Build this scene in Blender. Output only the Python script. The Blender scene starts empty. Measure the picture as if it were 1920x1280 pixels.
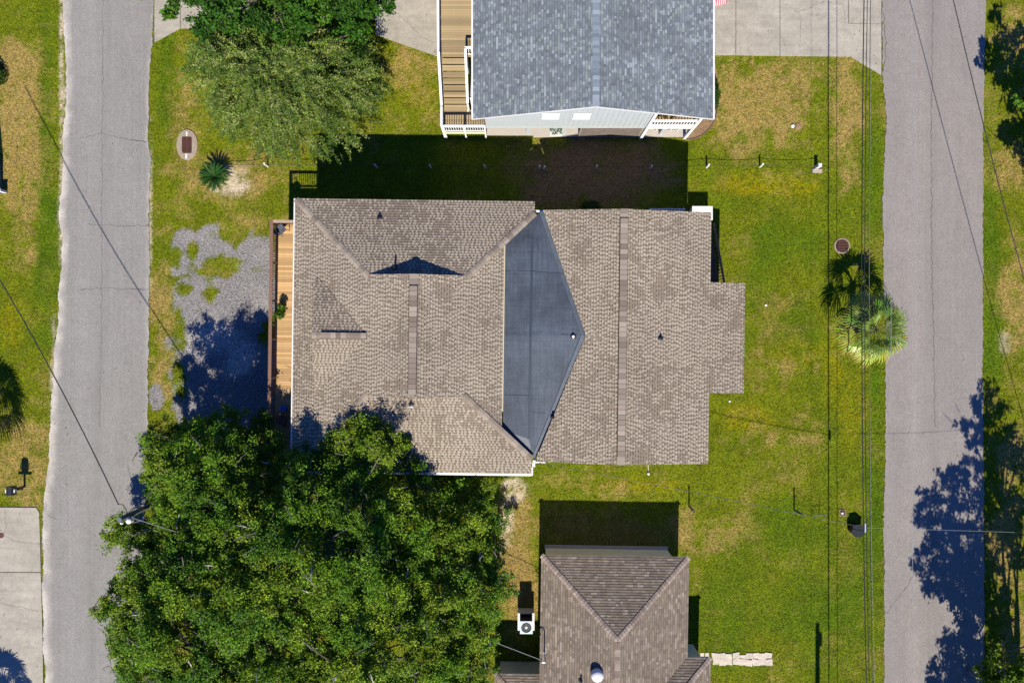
import bpy, bmesh, math, random
import numpy as np
from mathutils import Vector, Matrix

random.seed(7)
RNG = np.random.default_rng(11)
SC = bpy.context.scene
COL = SC.collection
R = math.radians
PI = math.pi

# ------------------------------------------------------------------ camera
HC = 42.7                      # drone height in metres
F = 1281.0                     # focal length in photo pixels (1920 wide)
cam_d = bpy.data.cameras.new('camera')
cam_d.sensor_width = 36.0
cam_d.lens = 36.0 * F / 1920.0
cam_d.clip_start = 0.5
cam_d.clip_end = 1500
cam = bpy.data.objects.new('camera', cam_d)
COL.objects.link(cam)
cam.location = (0, 0, HC)
cam.rotation_euler = (0, 0, 0)
SC.camera = cam

# ------------------------------------------------------------------ light
SUN_EL = R(42.6)
W = bpy.data.worlds.new('World')
SC.world = W
W.use_nodes = True
wn = W.node_tree
for n in list(wn.nodes):
    wn.nodes.remove(n)
sky = wn.nodes.new('ShaderNodeTexSky')
sky.sky_type = 'NISHITA'
sky.sun_disc = False
sky.sun_elevation = SUN_EL
sky.sun_rotation = PI
sky.air_density = 1.0
sky.dust_density = 0.0
sky.ozone_density = 10.0
bg = wn.nodes.new('ShaderNodeBackground')
bg.inputs['Strength'].default_value = 0.06
wo = wn.nodes.new('ShaderNodeOutputWorld')
tint = wn.nodes.new('ShaderNodeVectorMath')      # deep blue autumn sky, the same tint in every direction
tint.operation = 'MULTIPLY'
tint.inputs[1].default_value = (0.62, 0.92, 1.5)
wn.links.new(sky.outputs[0], tint.inputs[0])
wn.links.new(tint.outputs[0], bg.inputs['Color'])
wn.links.new(bg.outputs[0], wo.inputs['Surface'])
sun_d = bpy.data.lights.new('sun', 'SUN')
sun_d.energy = 5.0
sun_d.angle = R(0.53)
sun_d.color = (1.0, 0.93, 0.80)
sun = bpy.data.objects.new('sun', sun_d)
COL.objects.link(sun)
sun.rotation_euler = (PI / 2 - SUN_EL, 0, 0)
sun.location = (0, -30, 50)
SC.render.engine = 'CYCLES'
SC.view_settings.view_transform = 'Standard'
SC.view_settings.look = 'None'
SC.view_settings.gamma = 1
SC.view_settings.use_curve_mapping = False
SC.view_settings.exposure = 0.84


# ------------------------------------------------------------------ helpers
def P(px, py, h=0.0):
    s = (HC - h) / F
    return Vector(((px - 960) * s, (640 - py) * s, h))


def G(px, py, z=0.0):
    return ((px - 960) / 30.0, (640 - py) / 30.0, z)


KEXP = 1.95


def S(r, g, b, k=None):
    k = k or KEXP
    f = lambda c: (c / 255 / 12.92 if c / 255 <= 0.04045 else ((c / 255 + 0.055) / 1.055) ** 2.4) / k
    return (f(r), f(g), f(b))


def hashn(ix, iy, seed):
    v = np.sin(ix * 127.1 + iy * 311.7 + seed * 74.7) * 43758.5453
    return v - np.floor(v)


def vnoise(x, y, seed=0):
    ix, iy = np.floor(x), np.floor(y)
    fx, fy = x - ix, y - iy
    fx = fx * fx * (3 - 2 * fx)
    fy = fy * fy * (3 - 2 * fy)
    a = hashn(ix, iy, seed)
    b = hashn(ix + 1, iy, seed)
    c = hashn(ix, iy + 1, seed)
    d = hashn(ix + 1, iy + 1, seed)
    return (a * (1 - fx) + b * fx) * (1 - fy) + (c * (1 - fx) + d * fx) * fy


def fbm(x, y, seed=0, o=4):
    s = 0
    a = 0.5
    t = 0
    for i in range(o):
        s = s + a * vnoise(x * 2 ** i, y * 2 ** i, seed + i * 13)
        t += a
        a *= 0.55
    return s / t


def tag(o, label=None, cat=None, group=None, kind=None):
    if label:
        o['label'] = label
    if cat:
        o['category'] = cat
    if group:
        o['group'] = group
    if kind:
        o['kind'] = kind
    return o


def empty(name, loc=(0, 0, 0), rz=0.0, **k):
    o = bpy.data.objects.new(name, None)
    o.empty_display_size = 0.3
    COL.objects.link(o)
    o.location = loc
    o.rotation_euler = (0, 0, rz)
    return tag(o, **k)


def link(name, me, m=None, parent=None, **k):
    if m is not None and not me.materials:
        me.materials.append(m)
    o = bpy.data.objects.new(name, me)
    COL.objects.link(o)
    if parent is not None:
        o.parent = parent
    return tag(o, **k)


class MB:
    """collects shapes into one mesh"""

    def __init__(self):
        self.v = []
        self.f = []
        self.c = []          # colour per face
        self.col = (1, 1, 1)

    def face(self, pts, col=None):
        n = len(self.v)
        self.v.extend([tuple(p) for p in pts])
        self.f.append(tuple(range(n, n + len(pts))))
        self.c.append(col or self.col)
        return self

    def box(self, lo, hi, M=None):
        x0, y0, z0 = lo
        x1, y1, z1 = hi
        p = [Vector(q) for q in ((x0, y0, z0), (x1, y0, z0), (x1, y1, z0), (x0, y1, z0),
                                 (x0, y0, z1), (x1, y0, z1), (x1, y1, z1), (x0, y1, z1))]
        if M is not None:
            p = [M @ q for q in p]
        n = len(self.v)
        self.v.extend([tuple(q) for q in p])
        for f in ((0, 3, 2, 1), (4, 5, 6, 7), (0, 1, 5, 4), (1, 2, 6, 5), (2, 3, 7, 6), (3, 0, 4, 7)):
            self.f.append(tuple(n + i for i in f))
            self.c.append(self.col)
        return self

    def bar(self, a, b, w, h):
        """rectangular bar between two points, w across, h up"""
        a, b = Vector(a), Vector(b)
        d = b - a
        L = d.length
        d.normalize()
        up = Vector((0, 0, 1))
        if abs(d.dot(up)) > 0.98:
            up = Vector((0, 1, 0))
        s = d.cross(up).normalized()
        u = s.cross(d).normalized()
        M = Matrix(((d.x, s.x, u.x, a.x), (d.y, s.y, u.y, a.y), (d.z, s.z, u.z, a.z), (0, 0, 0, 1)))
        return self.box((0, -w / 2, -h / 2), (L, w / 2, h / 2), M)

    def tube(self, pts, rad, n=6, cap=True):
        pts = [Vector(p) for p in pts]
        if not hasattr(rad, '__len__'):
            rad = [rad] * len(pts)
        rings = []
        ref = Vector((0.31, 0.17, 0.93)).normalized()
        for i, p in enumerate(pts):
            d = (pts[min(i + 1, len(pts) - 1)] - pts[max(i - 1, 0)])
            if d.length < 1e-9:
                d = Vector((0, 0, 1))
            d.normalize()
            s = d.cross(ref)
            if s.length < 0.1:
                s = d.cross(Vector((1, 0, 0)))
            s.normalize()
            t = d.cross(s)
            b = len(self.v)
            for k in range(n):
                a = 2 * PI * k / n
                self.v.append(tuple(p + (s * math.cos(a) + t * math.sin(a)) * rad[i]))
            rings.append(b)
        for i in range(len(rings) - 1):
            for k in range(n):
                k2 = (k + 1) % n
                self.f.append((rings[i] + k, rings[i] + k2, rings[i + 1] + k2, rings[i + 1] + k))
                self.c.append(self.col)
        if cap:
            self.f.append(tuple(rings[0] + k for k in range(n))[::-1])
            self.c.append(self.col)
            self.f.append(tuple(rings[-1] + k for k in range(n)))
            self.c.append(self.col)
        return self

    def lathe(self, prof, at=(0, 0, 0), n=20):
        """prof: list of (r, z)"""
        rings = []
        for r, z in prof:
            b = len(self.v)
            for k in range(n):
                a = 2 * PI * k / n
                self.v.append((at[0] + r * math.cos(a), at[1] + r * math.sin(a), at[2] + z))
            rings.append(b)
        for i in range(len(rings) - 1):
            for k in range(n):
                k2 = (k + 1) % n
                self.f.append((rings[i] + k, rings[i] + k2, rings[i + 1] + k2, rings[i + 1] + k))
                self.c.append(self.col)
        self.f.append(tuple(rings[-1] + k for k in range(n)))
        self.c.append(self.col)
        return self

    def mesh(self, name, smooth=False, color=False):
        me = bpy.data.meshes.new(name)
        me.from_pydata(self.v, [], self.f)
        if color:
            at = me.color_attributes.new('Col', 'FLOAT_COLOR', 'CORNER')
            arr = []
            for f, c in zip(self.f, self.c):
                arr.extend([c[0], c[1], c[2], 1.0] * len(f))
            at.data.foreach_set('color', arr)
        if smooth:
            me.polygons.foreach_set('use_smooth', [True] * len(me.polygons))
        me.update()
        return me

    def build(self, name, m, parent=None, smooth=False, color=False, **k):
        return link(name, self.mesh(name, smooth, color), m, parent, **k)


def np_mesh(name, V, Fq, C=None, m=None, parent=None, smooth=False, **k):
    """V (n,3), Fq (m,k) faces, C (m,3) colour per face or (n,3) per vertex"""
    me = bpy.data.meshes.new(name)
    nf, kk = Fq.shape
    me.vertices.add(len(V))
    me.vertices.foreach_set('co', V.astype(np.float32).ravel())
    me.loops.add(nf * kk)
    me.loops.foreach_set('vertex_index', Fq.astype(np.int32).ravel())
    me.polygons.add(nf)
    me.polygons.foreach_set('loop_start', np.arange(0, nf * kk, kk, dtype=np.int32))
    me.polygons.foreach_set('loop_total', np.full(nf, kk, dtype=np.int32))
    me.update(calc_edges=True)
    if C is not None:
        if len(C) == len(V) and len(V) != nf:
            at = me.color_attributes.new('Col', 'FLOAT_COLOR', 'POINT')
            CC = np.ones((len(V), 4), dtype=np.float32)
            CC[:, :3] = C
        else:
            at = me.color_attributes.new('Col', 'FLOAT_COLOR', 'CORNER')
            CC = np.ones((nf * kk, 4), dtype=np.float32)
            CC[:, :3] = np.repeat(C, kk, axis=0)
        at.data.foreach_set('color', CC.ravel())
    if smooth:
        me.polygons.foreach_set('use_smooth', np.ones(nf, dtype=bool))
    return link(name, me, m, parent, **k)


# ------------------------------------------------------------------ materials
def mat(name, color=(0.5, 0.5, 0.5), attr=False, rough=0.85, noises=(), bump=0.0, bscale=40.0,
        metal=0.0, spec=0.4, trans=0.0, coat=0.0, rnd=0.0, bands=None):
    m = bpy.data.materials.new(name)
    m.use_nodes = True
    nt = m.node_tree
    N, L = nt.nodes, nt.links
    bs = N['Principled BSDF']
    tc = N.new('ShaderNodeTexCoord')
    if attr:
        a = N.new('ShaderNodeAttribute')
        a.attribute_name = 'Col'
        cur = a.outputs['Color']
    else:
        rg = N.new('ShaderNodeRGB')
        rg.outputs[0].default_value = (*color, 1)
        cur = rg.outputs[0]

    def mulv(cur, fac_out, lo, hi):
        mr = N.new('ShaderNodeMapRange')
        mr.inputs['From Min'].default_value = 0.0
        mr.inputs['From Max'].default_value = 1.0
        mr.inputs['To Min'].default_value = lo
        mr.inputs['To Max'].default_value = hi
        L.new(fac_out, mr.inputs['Value'])
        vm = N.new('ShaderNodeVectorMath')
        vm.operation = 'SCALE'
        L.new(cur, vm.inputs[0])
        L.new(mr.outputs[0], vm.inputs['Scale'])
        return vm.outputs[0]

    for spc in noises:
        sc, lo, hi = spc[0], spc[1], spc[2]
        st = spc[3] if len(spc) > 3 else (1, 1, 1)
        mp = N.new('ShaderNodeMapping')
        mp.inputs['Scale'].default_value = st
        L.new(tc.outputs['Object'], mp.inputs[0])
        nz = N.new('ShaderNodeTexNoise')
        nz.inputs['Scale'].default_value = sc
        nz.inputs['Detail'].default_value = 5
        nz.inputs['Roughness'].default_value = 0.62
        L.new(mp.outputs[0], nz.inputs['Vector'])
        # stretch the narrow noise histogram
        ms = N.new('ShaderNodeMapRange')
        ms.inputs['From Min'].default_value = 0.28
        ms.inputs['From Max'].default_value = 0.72
        L.new(nz.outputs[0], ms.inputs['Value'])
        cur = mulv(cur, ms.outputs[0], lo, hi)
    if rnd:
        oi = N.new('ShaderNodeObjectInfo')
        cur = mulv(cur, oi.outputs['Random'], 1 - rnd, 1 + rnd)
    L.new(cur, bs.inputs['Base Color'])
    bs.inputs['Roughness'].default_value = rough
    bs.inputs['Metallic'].default_value = metal
    bs.inputs['Specular IOR Level'].default_value = spec
    if coat:
        bs.inputs['Coat Weight'].default_value = coat
    if bump:
        nz = N.new('ShaderNodeTexNoise')
        nz.inputs['Scale'].default_value = bscale
        nz.inputs['Detail'].default_value = 4
        L.new(tc.outputs['Object'], nz.inputs['Vector'])
        bp = N.new('ShaderNodeBump')
        bp.inputs['Strength'].default_value = 1.0
        bp.inputs['Distance'].default_value = bump
        L.new(nz.outputs[0], bp.inputs['Height'])
        L.new(bp.outputs[0], bs.inputs['Normal'])
    if trans:
        tr = N.new('ShaderNodeBsdfTranslucent')
        L.new(cur, tr.inputs['Color'])
        mx = N.new('ShaderNodeMixShader')
        mx.inputs[0].default_value = trans
        out = N['Material Output']
        L.new(bs.outputs[0], mx.inputs[1])
        L.new(tr.outputs[0], mx.inputs[2])
        L.new(mx.outputs[0], out.inputs['Surface'])
    return m


M = {}
M['ground'] = mat('ground_soil_and_turf', attr=True, rough=1.0, spec=0.1,
                  noises=((6, 0.62, 1.38), (20, 0.45, 1.6), (1.2, 0.9, 1.1)), bump=0.06, bscale=14)
M['blade'] = mat('grass_blades', attr=True, rough=0.75, spec=0.12, trans=0.25)
M['leaf'] = mat('tree_leaves', attr=True, rough=0.6, spec=0.2, trans=0.34)
M['leaf_matt'] = mat('feathery_leaves', attr=True, rough=0.6, spec=0.35, trans=0.25)
M['bark'] = mat('pale_bark', S(150, 140, 128), rough=0.95, noises=((6, 0.6, 1.3), (25, 0.7, 1.2)), bump=0.02, bscale=18)
M['frond'] = mat('palm_fronds', attr=True, rough=0.45, spec=0.4, trans=0.1)
M['barepale'] = mat('bleached_bare_wood', S(225, 215, 200), rough=0.9, noises=((12, 0.7, 1.15),))
M['twig'] = mat('green_brown_twig', S(140, 140, 90), rough=0.9)
M['asphalt'] = mat('worn_asphalt', attr=True, rough=0.95, spec=0.2,
                   noises=((13, 0.80, 1.20), (32, 0.66, 1.36), (0.9, 0.94, 1.06), (1.1, 0.93, 1.07, (6, 0.12, 1)), (3.5, 0.95, 1.05)), bump=0.012, bscale=40)
M['crack'] = mat('dark_crack', S(110, 104, 100), rough=1, noises=((5, 0.6, 1.4),))
M['concrete'] = mat('weathered_concrete', S(206, 198, 182), rough=0.95, spec=0.2,
                    noises=((0.55, 0.80, 1.12), (3, 0.86, 1.1), (14, 0.88, 1.1), (40, 0.84, 1.14), (1.5, 0.9, 1.08, (0.2, 2, 1))), bump=0.006, bscale=60)
M['slab'] = mat('pale_slab', S(222, 212, 200), rough=0.9, noises=((3, 0.92, 1.06), (50, 0.92, 1.08)))
M['gravel'] = mat('gravel_stones', attr=True, rough=0.9, spec=0.3)
M['shingle'] = mat('asphalt_shingles', attr=True, rough=0.92, spec=0.25,
                   noises=((0.45, 0.93, 1.07), (130, 0.78, 1.2)), bump=0.004, bscale=160)
M['cap'] = mat('ridge_cap_shingle', attr=True, rough=0.92, spec=0.25, noises=((130, 0.8, 1.2),), bump=0.004, bscale=160)
M['membrane'] = mat('dark_roof_membrane', (0.050, 0.062, 0.078), rough=0.5, spec=0.4,
                    noises=((0.5, 0.6, 1.45), (1.3, 0.8, 1.22, (8, 0.5, 1)), (1.0, 0.85, 1.15, (0.5, 5, 1)), (9, 0.86, 1.14)), bump=0.004, bscale=7)
M['seamfaint'] = mat('faint_seam', (0.036, 0.046, 0.062), rough=0.6)
M['seam'] = mat('membrane_seam', (0.03, 0.04, 0.055), rough=0.5)
M['white'] = mat('white_paint', (0.60, 0.60, 0.59), rough=0.5, noises=((2, 0.93, 1.03),))
M['offwhite'] = mat('white_trim', (0.5, 0.5, 0.49), rough=0.6, noises=((3, 0.9, 1.05),))
M['siding'] = mat('pale_grey_siding', (0.33, 0.36, 0.37), rough=0.7, noises=((2.2, 0.94, 1.04), (3, 0.95, 1.03, (10, 10, 0.4))))
M['cream'] = mat('cream_siding', (0.6, 0.56, 0.38), rough=0.8, noises=((2, 0.88, 1.08),))
M['tansid'] = mat('tan_siding', (0.42, 0.38, 0.31), rough=0.8, noises=((2, 0.9, 1.08),))
M['blind'] = mat('white_window_blind', (0.55, 0.56, 0.56), rough=0.5, noises=((2, 0.95, 1.03),))
M['glass'] = mat('window_glass', (0.02, 0.03, 0.035), rough=0.05, spec=0.8)
M['deckwood'] = mat('new_pine_boards', S(234, 190, 132), rough=0.8, rnd=0.26,
                    noises=((1.6, 0.82, 1.15, (1, 14, 1)), (6, 0.88, 1.1, (0.6, 22, 1))))
M['oldwood'] = mat('weathered_deck_boards', S(198, 174, 132), rough=0.9, rnd=0.24,
                   noises=((1.6, 0.82, 1.15, (1, 14, 1)), (6, 0.85, 1.12, (0.6, 22, 1))))
M['redwood'] = mat('brown_rail_wood', S(152, 116, 96), rough=0.85, rnd=0.08, noises=((8, 0.8, 1.15),))
M['capwood'] = mat('pale_rail_wood', S(205, 180, 155), rough=0.85, noises=((8, 0.85, 1.1),))
M['black'] = mat('black_plastic', (0.012, 0.014, 0.017), rough=0.45, noises=((8, 0.8, 1.3),))
M['darkmetal'] = mat('dark_metal', (0.03, 0.032, 0.035), rough=0.5, metal=0.3)
M['greymetal'] = mat('galvanised_metal', (0.42, 0.45, 0.47), rough=0.45, metal=0.4, noises=((20, 0.85, 1.1),))
M['acshell'] = mat('ac_painted_metal', (0.42, 0.5, 0.56), rough=0.5)
M['wire'] = mat('black_cable', (0.02, 0.02, 0.022), rough=0.7)
M['wirelight'] = mat('bare_aluminium_wire', (0.28, 0.28, 0.28), rough=0.5, metal=0.2)
M['wiredull'] = mat('dull_bare_wire', (0.14, 0.14, 0.14), rough=0.6)
M['polewood'] = mat('treated_pole_wood', S(120, 132, 130), rough=0.9, noises=((5, 0.7, 1.2, (8, 8, 0.5)),))
M['rust'] = mat('rusted_iron', S(112, 72, 62), rough=0.9, noises=((25, 0.6, 1.4),))
M['dark'] = mat('dark_void', (0.012, 0.01, 0.01), rough=1)
M['slate'] = mat('chair_mesh_fabric', (0.07, 0.075, 0.10), rough=0.7, noises=((90, 0.8, 1.2),))
M['red'] = mat('faded_red_plastic', S(165, 95, 85), rough=0.6)
M['blue'] = mat('blue_plastic', (0.02, 0.09, 0.3), rough=0.5)
M['terracotta'] = mat('terracotta', S(170, 100, 70), rough=0.9)
M['flag'] = mat('flag_cloth', attr=True, rough=0.8)
M['mulch'] = mat('bark_mulch', S(172, 140, 104), rough=1, noises=((14, 0.5, 1.5), (3, 0.8, 1.2)), bump=0.03, bscale=30)
M['stone'] = mat('edging_stone', S(200, 185, 165), rough=0.95, rnd=0.12, noises=((9, 0.8, 1.15),))
M['darkstone'] = mat('brown_edging', S(140, 118, 96), rough=0.95, rnd=0.15)
M['brick'] = mat('brown_brick', S(136, 122, 112), rough=0.95, rnd=0.2, noises=((9, 0.75, 1.2),))
M['petal'] = mat('flower_petals', attr=True, rough=0.7)
M['trunkpalm'] = mat('palm_trunk_fibre', S(130, 112, 90), rough=1, noises=((4, 0.6, 1.3, (1, 1, 6)),), bump=0.03, bscale=14)
M['pebblec'] = mat('aggregate_collar', S(190, 172, 150), rough=1, noises=((40, 0.7, 1.3), (4, 0.85, 1.1)), bump=0.01, bscale=60)


# ------------------------------------------------------------------ ground
def soft_ellipse(X, Y, cx, cy, rx, ry, edge=0.35, ns=1.0, seed=3):
    """pixel ellipse on the ground turned into a soft mask with a ragged rim"""
    wx, wy = (cx - 960) / 30, (640 - cy) / 30
    d = np.sqrt(((X - wx) / (rx / 30)) ** 2 + ((Y - wy) / (ry / 30)) ** 2)
    d = d + (fbm(X * 0.9, Y * 0.9, seed) - 0.5) * 1.3 * ns
    t = np.clip((1 + edge - d) / (2 * edge), 0, 1)
    return t * t * (3 - 2 * t)


DRY = [(35, 230, 55, 150, 1.1), (50, 430, 25, 70, .6), (45, 860, 55, 80, .75), (60, 110, 40, 60, .5),
       (1430, 190, 110, 75, 1.0), (1585, 220, 26, 130, 1.0), (1500, 130, 90, 22, .6), (1380, 250, 50, 50, .8),
       (450, 330, 100, 40, .55), (1905, 560, 42, 100, .95), (1890, 320, 40, 40, .8), (1900, 80, 40, 60, .5),
       (302, 600, 22, 130, .8), (300, 700, 24, 60, .9), (965, 1000, 36, 90, .95), (985, 1120, 30, 60, .8),
       (760, 130, 60, 40, .55), (800, 200, 30, 50, .45), (1440, 600, 30, 60, .45), (1350, 1010, 60, 30, .6),
       (1520, 800, 40, 30, .4), (1290, 1000, 20, 40, .6), (1480, 330, 60, 20, .35), (1040, 900, 60, 20, .5),
       (340, 200, 30, 90, .4), (470, 420, 60, 20, .4), (1480, 690, 50, 40, .3), (1420, 820, 60, 30, .35),
       (1900, 860, 30, 40, .7), (1890, 1000, 30, 100, .8), (1895, 1200, 30, 60, .7), (1150, 920, 60, 16, .4)]
LUSH = [(90, 520, 24, 160, .9), (85, 250, 14, 250, .8), (310, 150, 16, 120, .7), (1640, 330, 16, 200, .7),
        (1640, 850, 18, 250, .8), (1550, 1150, 100, 150, .7), (1420, 560, 40, 90, .6), (1500, 620, 40, 60, .7),
        (1858, 450, 16, 250, .9), (1870, 650, 16, 80, .7), (1450, 460, 70, 50, .6), (1350, 1150, 50, 100, .5), (1470, 1000, 80, 60, .6)]
GOLD = [(1420, 350, 90, 22, .8), (1400, 780, 50, 25, .7), (1560, 700, 18, 60, .6), (600, 400, 50, 40, .4),
        (1500, 660, 40, 30, .5), (780, 170, 35, 30, .5), (1600, 760, 30, 60, .4), (1180, 910, 80, 14, .6), (20, 600, 20, 60, .5)]
DIRT = [(1110, 325, 150, 60, 1.1), (1010, 380, 40, 12, .5), (1140, 1000, 110, 40, .45), (960, 1060, 30, 50, .3)]
SAND = [(432, 345, 36, 26, .9), (965, 925, 28, 26, .9), (945, 985, 18, 40, .7), (1885, 640, 12, 20, .45),
        (115, 160, 5, 240, .8), (113, 420, 5, 60, .8), (282, 380, 3, 120, .7), (100, 700, 5, 90, .6),
        (1120, 690, 14, 12, .3), (1235, 700, 10, 10, .3), (600, 930, 80, 50, .2)]
LDIRT = [(60, 945, 90, 10, .8), (300, 280, 12, 10, .4), (350, 250, 30, 30, .2)]
GRAVEL = [(430, 560, 88, 95, 1.0), (352, 470, 26, 40, 1.0), (480, 520, 42, 80, 1.0), (400, 680, 80, 120, 1.0), (293, 745, 13, 26, .9),
          (390, 500, 60, 70, 1.0), (350, 600, 30, 90, 1.0), (460, 720, 70, 90, 1.0)]
ISLE = [(362, 470, 13, 16, 1), (405, 498, 30, 22, 1), (437, 490, 24, 9, .7), (375, 510, 14, 9, 1), (345, 541, 15, 12, 1),
        (395, 553, 17, 22, 1), (478, 463, 16, 6, .6), (420, 515, 16, 8, .8), (455, 492, 10, 6, .6), (360, 500, 9, 8, .6), (345, 520, 12, 6, .7),
        (335, 620, 12, 40, .8), (332, 480, 10, 26, .8), (500, 440, 30, 7, .8), (410, 440, 30, 6, .6), (338, 700, 14, 40, .8), (480, 505, 9, 6, .4), (375, 580, 10, 8, .4)]
PALE = [(410, 628, 46, 28, .85), (450, 672, 30, 34, 1), (370, 645, 40, 26, .5), (485, 590, 20, 20, .3)]


def masks(X, Y):
    def acc(lst, seed, ns=1.0, edge=0.35):
        m = np.zeros_like(X)
        for i, (cx, cy, rx, ry, w) in enumerate(lst):
            m = np.maximum(m, w * soft_ellipse(X, Y, cx, cy, rx, ry, edge, ns, seed + i))
        return m
    dry = acc(DRY, 3, 1.0, 0.5)
    lush = acc(LUSH, 40, 1.0, 0.5)
    gold = acc(GOLD, 60, 1.0, 0.5)
    dirt = acc(DIRT, 80, 1.2, 0.5)
    sand = acc(SAND, 90, 1.1, 0.3)
    grav = acc(GRAVEL, 120, 0.6, 0.16)
    isle = acc(ISLE, 140, 1.3, 0.45)
    grav = grav * (1 - isle)
    gn = fbm(X * 2.6, Y * 2.6, 171, 4)
    grav = np.clip(grav * 1.5 - 0.28 + (gn - 0.5) * 1.3, 0, 1) * (grav > 0.02)
    pale = acc(PALE, 150, 0.8, 0.4)
    return dry, lush, gold, dirt, sand, grav, pale


def turf_color(X, Y):
    dry, lush, gold, dirt, sand, grav, pale = masks(X, Y)
    n1 = fbm(X * 0.35, Y * 0.35, 5)
    n2 = fbm(X * 1.3, Y * 1.3, 6)
    n3 = fbm(X * 4.0, Y * 4.0, 8, 3)
    dry = np.clip(dry * (0.35 + 1.4 * n3) + (n1 - 0.52) * 1.3 + (n2 - 0.55) * 1.5 + (n3 - 0.5) * 0.9, 0, 1)
    dry = dry * (1 - 0.8 * lush)
    c_mid = np.array(S(124, 135, 20))
    c_lush = np.array(S(92, 122, 14))
    c_dry = np.array(S(182, 158, 88))
    c_gold = np.array(S(168, 156, 10))
    c_dirt = np.array(S(160, 128, 92))
    c_sand = np.array(S(226, 208, 178))
    c_grav = np.array(S(162, 158, 156))
    c_pale = np.array(S(222, 214, 204))
    c = np.repeat(c_mid[None, :], X.size, 0).reshape(X.shape + (3,))

    def mix(c, col, t):
        t = np.clip(t, 0, 1)[..., None]
        return c * (1 - t) + col * t
    c = mix(c, c_lush, lush * 0.9 + (0.5 - n1) * 1.2)
    c = mix(c, c_gold, gold * np.clip(n3 * 2.6 - 0.55, 0, 0.95))
    c = c * (0.80 + 0.42 * fbm(X * 1.7, Y * 1.7, 17, 4))[..., None]
    c = mix(c, c_dry, dry)
    c = mix(c, c_dirt, dirt * (0.3 + 1.1 * n3))
    c = mix(c, c_sand, sand * np.clip(n3 * 3 - 0.6, 0, 1.2))
    c = mix(c, c_grav, grav * 1.3)
    c = mix(c, c_pale, pale * grav * (0.9 + n2))
    return c, dry, np.clip(sand + dirt * 0.6, 0, 1), grav


def axis(lo, hi, step, far):
    inner = np.arange(lo, hi + 1e-6, step)
    out = np.array([10, 25, 60, 130, 250, 420], dtype=float)
    return np.concatenate([(lo - out)[::-1], inner, hi + out]) if far else inner


gx = axis(-34, 34, 0.2, True)
gy = axis(-24, 24, 0.2, True)
GX, GY = np.meshgrid(gx, gy)
gc, gdry, gbare, ggrav = turf_color(GX.ravel(), GY.ravel())
gz = (fbm(GX.ravel() * 0.7, GY.ravel() * 0.7, 21) - 0.6) * 0.05 - 0.02
V = np.stack([GX.ravel(), GY.ravel(), np.minimum(gz, -0.006)], 1)
nx, ny = len(gx), len(gy)
ii, jj = np.meshgrid(np.arange(nx - 1), np.arange(ny - 1))
a = (jj * nx + ii).ravel()
FQ = np.stack([a, a + 1, a + nx + 1, a + nx], 1)
np_mesh('ground', V, FQ, gc, M['ground'], None, True, label='grassy ground with dry, bare and sandy patches around the houses', kind='structure')

# ---- outlines of paved things in photo pixels on the ground
ROAD_L = [(112, -400), (116, 0), (122, 90), (126, 160), (119, 240), (118, 330), (112, 400), (117, 480), (113, 540), (107, 620), (101, 700),
          (94, 790), (90, 870), (82, 960), (79, 1050), (80, 1150), (86, 1280), (92, 1700)]
ROAD_R = [(293, -400), (288, 0), (286, 80), (280, 160), (278, 260), (282, 300), (279, 380), (281, 480), (279, 600), (278, 700), (277, 800),
          (274, 900), (270, 1000), (266, 1150), (262, 1280), (258, 1700)]
ROAD2_L = [(1653, -400), (1653, 0), (1655, 140), (1662, 230), (1658, 300), (1655, 380), (1656, 480), (1660, 640), (1660, 760), (1659, 900), (1656, 1000),
           (1658, 1150), (1658, 1280), (1658, 1700)]
ROAD2_R = [(1850, -400), (1848, 0), (1846, 140), (1843, 250), (1843, 500), (1842, 700), (1845, 900), (1845, 1100), (1845, 1280), (1846, 1700)]


def interp(poly, y):
    ys = [p[1] for p in poly]
    xs = [p[0] for p in poly]
    return np.interp(y, ys, xs)


def road(name, Lp, Rp, label, rough_l, rough_r, tone, dusty):
    ys = np.concatenate([np.arange(-1600, -60, 20.0), np.arange(-60, 1340, 4.0), np.arange(1340, 2900, 20.0)])
    xl = interp(Lp, ys) + (fbm(ys * 0.02, ys * 0 + 1, 30) - 0.5) * rough_l + (vnoise(ys * 0.22, ys * 0 + 5, 31) - 0.5) * 3
    xr = interp(Rp, ys) + (fbm(ys * 0.02, ys * 0 + 2, 32) - 0.5) * rough_r + (vnoise(ys * 0.22, ys * 0 + 6, 33) - 0.5) * 3
    nc = 45
    V = []
    C = []
    for y, l, r in zip(ys, xl, xr):
        for k in range(nc):
            t = k / (nc - 1)
            x = l + (r - l) * t
            V.append(G(x, y, 0.018 + 0.04 * (1 - abs(2 * t - 1) ** 2)))
            n = vnoise(x * 0.035, y * 0.008, 40)
            n2 = vnoise(x * 0.06, y * 0.06, 41)
            base = np.array(tone) * (0.95 + 0.08 * n + 0.06 * math.exp(-((t - 0.3) / 0.09) ** 2) - 0.06 * math.exp(-((t - 0.5) / 0.05) ** 2))
            e = 0
            if dusty:
                e = max(0, 1 - t / 0.10) * (0.25 + 1.1 * n2) + max(0, 1 - (1 - t) / 0.05) * 0.5 * n2
                e = min(1, e)
            pale = np.array(S(236, 227, 214))
            C.append(base * (1 - e) + pale * e)
    V = np.array(V)
    C = np.array(C)
    m = len(ys)
    ii, jj = np.meshgrid(np.arange(nc - 1), np.arange(m - 1))
    a = (jj * nc + ii).ravel()
    FQ = np.stack([a, a + nc, a + nc + 1, a + 1], 1)
    return np_mesh(name, V, FQ, C, M['asphalt'], None, True, label=label, kind='structure')


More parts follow.
